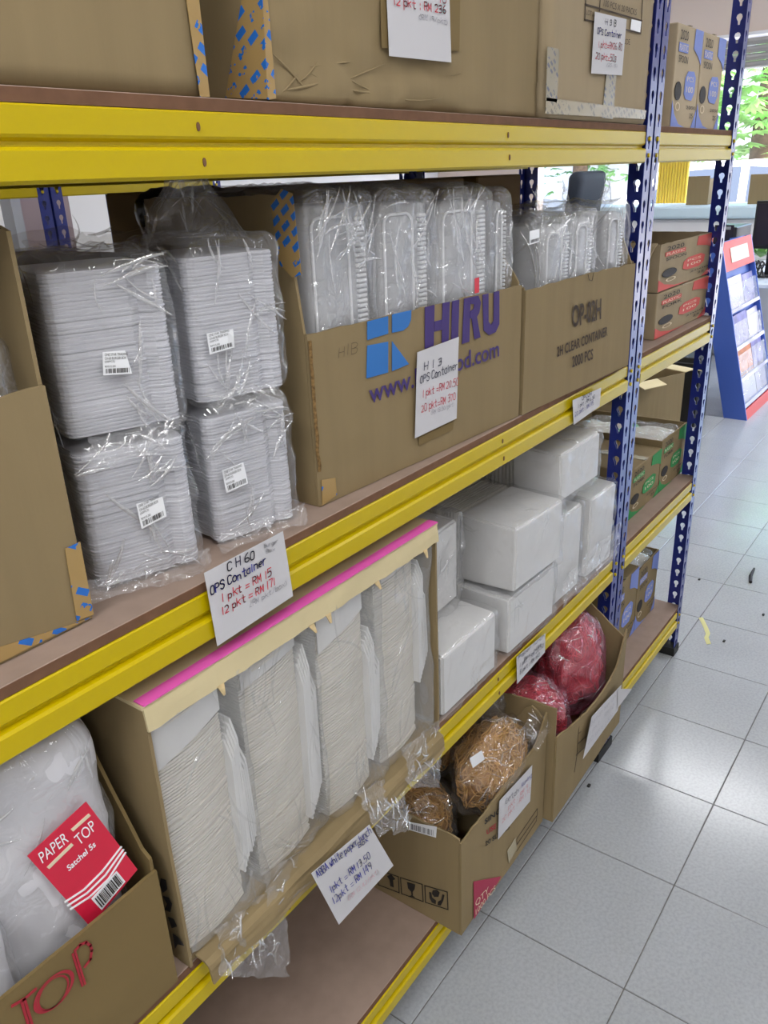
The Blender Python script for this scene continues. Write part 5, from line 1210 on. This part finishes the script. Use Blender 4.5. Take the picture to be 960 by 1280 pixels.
# ------------------------------------------------------------------ outside the shop front
slab('ground', (X1 + 6, -20, -.12), (40, 30, -.06), 'asphalt'); slab('ground', (X1 + .15, -20, -.13), (X1 + 6.0, Y0 - .001, -.061), 'asphalt'); slab('ground', (X1 + .15, Y1 + .001, -.13), (X1 + 6.0, 30, -.061), 'asphalt')
def car(label, x, y, ln=4.1, ang=0.):
    T = Thing('car', label, 'car', (x, y, -.0)); M = rz(ang, (x, y, 0))
    prof = [(-ln / 2, .35), (-ln / 2 + .02, .72), (-ln / 2 + .9, .90), (-ln / 2 + 1.45, 1.40), (-ln / 2 + 1.9, 1.50), (ln / 2 - 1.0, 1.47), (ln / 2 - .35, 1.0), (ln / 2 - .02, .92), (ln / 2, .40), (ln / 2 - .3, .24), (-ln / 2 + .3, .24)]
    hw = lambda z: .84 if z < 1.0 else .84 - .22 * (z - 1.0) / .5
    n = len(prof); vs = [V((px, -hw(z), z)) for px, z in prof] + [V((px, hw(z), z)) for px, z in prof]
    fs = [tuple(range(n)), tuple(reversed(range(n, 2 * n)))] + [(i, n + i, n + (i + 1) % n, (i + 1) % n) for i in range(n)]
    T.part('body', ([M @ p for p in vs], fs), 'car_white')
    def w(pts, m='car_glass', name='window'):
        for s in (-1, 1): T.part(name, poly([M @ V((px, s * (hw(z) + .004), z)) for px, z in pts], M.to_3x3() @ V((0, s, 0)), .004), m)
    w([(-ln / 2 + 1.12, .98), (-ln / 2 + 1.55, 1.38), (-ln / 2 + 2.05, 1.42), (-ln / 2 + 2.05, .98)]); w([(-ln / 2 + 2.15, .98), (-ln / 2 + 2.15, 1.42), (ln / 2 - 1.05, 1.38), (ln / 2 - .75, .98)])
    T.part('windscreen', ([M @ V(p) for p in ((-ln / 2 + .93, -.72, .93), (-ln / 2 + .93, .72, .93), (-ln / 2 + 1.42, .60, 1.385), (-ln / 2 + 1.42, -.60, 1.385))] + [M @ V(p) for p in ((-ln / 2 + .91, -.72, .94), (-ln / 2 + .91, .72, .94), (-ln / 2 + 1.40, .60, 1.395), (-ln / 2 + 1.40, -.60, 1.395))], [(0, 1, 2, 3), (4, 7, 6, 5), (0, 4, 5, 1), (1, 5, 6, 2), (2, 6, 7, 3), (3, 7, 4, 0)]), 'car_glass')
    for px in (-ln / 2 + .75, ln / 2 - .75):
        for s in (-1, 1):
            v, f = lathe([(.15, -.1), (.31, -.1), (.31, .1), (.15, .1)], 20); R = Matrix.Translation(V((px, s * .80, .31))) @ Matrix.Rotation(math.pi / 2, 4, 'X')
            wl = T.part('wheel', ([M @ R @ p for p in v], f), 'tyre'); v, f = lathe([(.04, -.105), (.17, -.104), (.17, .104), (.04, .105)], 14); T.part('hubcap', ([M @ R @ p for p in v], f), 'steel_grey', wl)
    for s in (-1, 1):
        T.part('headlight', bevel_box((-ln / 2 - .01, s * .6 - .14, .60), (-ln / 2 + .05, s * .6 + .14, .74), .02, 1, M), 'lamp_white'); T.part('tail_light', bevel_box((ln / 2 - .06, s * .68 - .10, .70), (ln / 2 + .005, s * .68 + .10, .92), .02, 1, M), 'red_plastic')
    T.part('bumper', bevel_box((-ln / 2 - .03, -.8, .34), (-ln / 2 + .08, .8, .52), .03, 2, M), 'car_white')
q = at(915, 210, x=11.5)
car('white car parked outside the shop front', 11.8, q.y - .2, ang=1.75)
q = at(930, 232, x=8.0)
T = Thing('traffic_cone', 'red traffic cone outside the shop front', 'cone', (8.4, q.y, 0)); T.part('base', bevel_box((8.24, q.y - .16, 0), (8.56, q.y + .16, .03), .008, 1), 'rubber_black'); T.part('body', lathe([(.13, .03), (.03, .95), (.02, .97)], 20, (8.4, q.y, 0)), 'red_plastic', smooth=True); T.part('stripe', lathe([(.1095, .25), (.092, .40)], 20, (8.4, q.y, 0)), 'lamp_white', smooth=True)
def tree(label, x, y, h, cr, cz, n, m):
    T = Thing('tree', label, 'tree', (x, y, 0), 'trees outside the shop front')
    T.part('trunk', tube([(x, y, -.06), (x + .1, y + .05, h * .4), (x - .05, y, h * .75)], [.22, .17, .1], 10), 'bark', smooth=True)
    out = []
    for k in range(n):
        d = V((random.gauss(0, 1), random.gauss(0, 1), random.gauss(0, .8))).normalized() * random.uniform(.45, 1.) * cr; c = V((x, y, cz)) + d
        a = random.uniform(0, 6.28); u = V((math.cos(a), math.sin(a), random.uniform(-.5, .2))).normalized(); w_ = u.cross(V((0, 0, 1))).normalized(); L_ = random.uniform(.16, .34) 
        for j in range(5):
            g = (j - 2) * .5; dd = (u * math.cos(g) + w_ * math.sin(g) + V((0, 0, -.2))).normalized(); e = dd.cross(V((.1, .2, 1))).normalized() * L_ * .16
            out.append(([c, c + dd * L_ * .5 + e, c + dd * L_, c + dd * L_ * .5 - e], [(0, 1, 2, 3)]))
    T.part('foliage', join(*out), m, stuff=True)
tree('bright green broad-leaved tree outside the shop front', 14.5, 3.0, 5.0, 2.3, 3.4, 1500, 'leaf')
tree('darker green tree further along the street outside', 19.5, 8.4, 5.5, 2.6, 3.4, 1500, 'leaf_dark')
tree('darker green tree behind the parked car', 19.3, -1.6, 5.5, 2.6, 3.2, 1500, 'leaf_dark')
single('garden_wall', 'grey wall across the street behind the trees', 'wall', bevel_box((22, -14, -.06), (22.3, 22, 4.2), .02, 1), 'steel_grey', (22, 2, -.06))

# ------------------------------------------------------------------ litter on the floor
p = at(938, 722, z=0)
single('stick', 'short dark stick lying on the floor tiles', 'litter', tube([p + V((-.05, -.012, .006)), p + V((0, 0, .008)), p + V((.075, .005, .006))], [.006, .007, .004], 7), 'debris_dark', p)
p = at(882, 790, z=0); pts = [at(x, y, z=.0012) for x, y in ((876, 772), (882, 784), (885, 792), (883, 797), (886, 805))]
vs = []
for k, c in enumerate(pts): vs += [c + V((-.004, .006, 0)), c + V((.004, -.006, .001))]
single('tape_scrap', 'yellowish strip of tape stuck to the floor tiles', 'litter', (vs + [v + V((0, 0, -.001)) for v in vs], [(2 * i, 2 * i + 1, 2 * i + 3, 2 * i + 2) for i in range(4)] + [(10 + 2 * i + 2, 10 + 2 * i + 3, 10 + 2 * i + 1, 10 + 2 * i) for i in range(4)]), 'debris_yellow', p)
for k, (x, y) in enumerate(((874, 725), (954, 769), (736, 983), (905, 802))):
    c = at(x, y, z=0); single('crumb', 'tiny dark crumb on the floor tiles', 'litter', soft_box((c.x, c.y, .003), (.006, .004, .0025), 3, .002), 'debris_dark', c, 'crumbs on the floor')
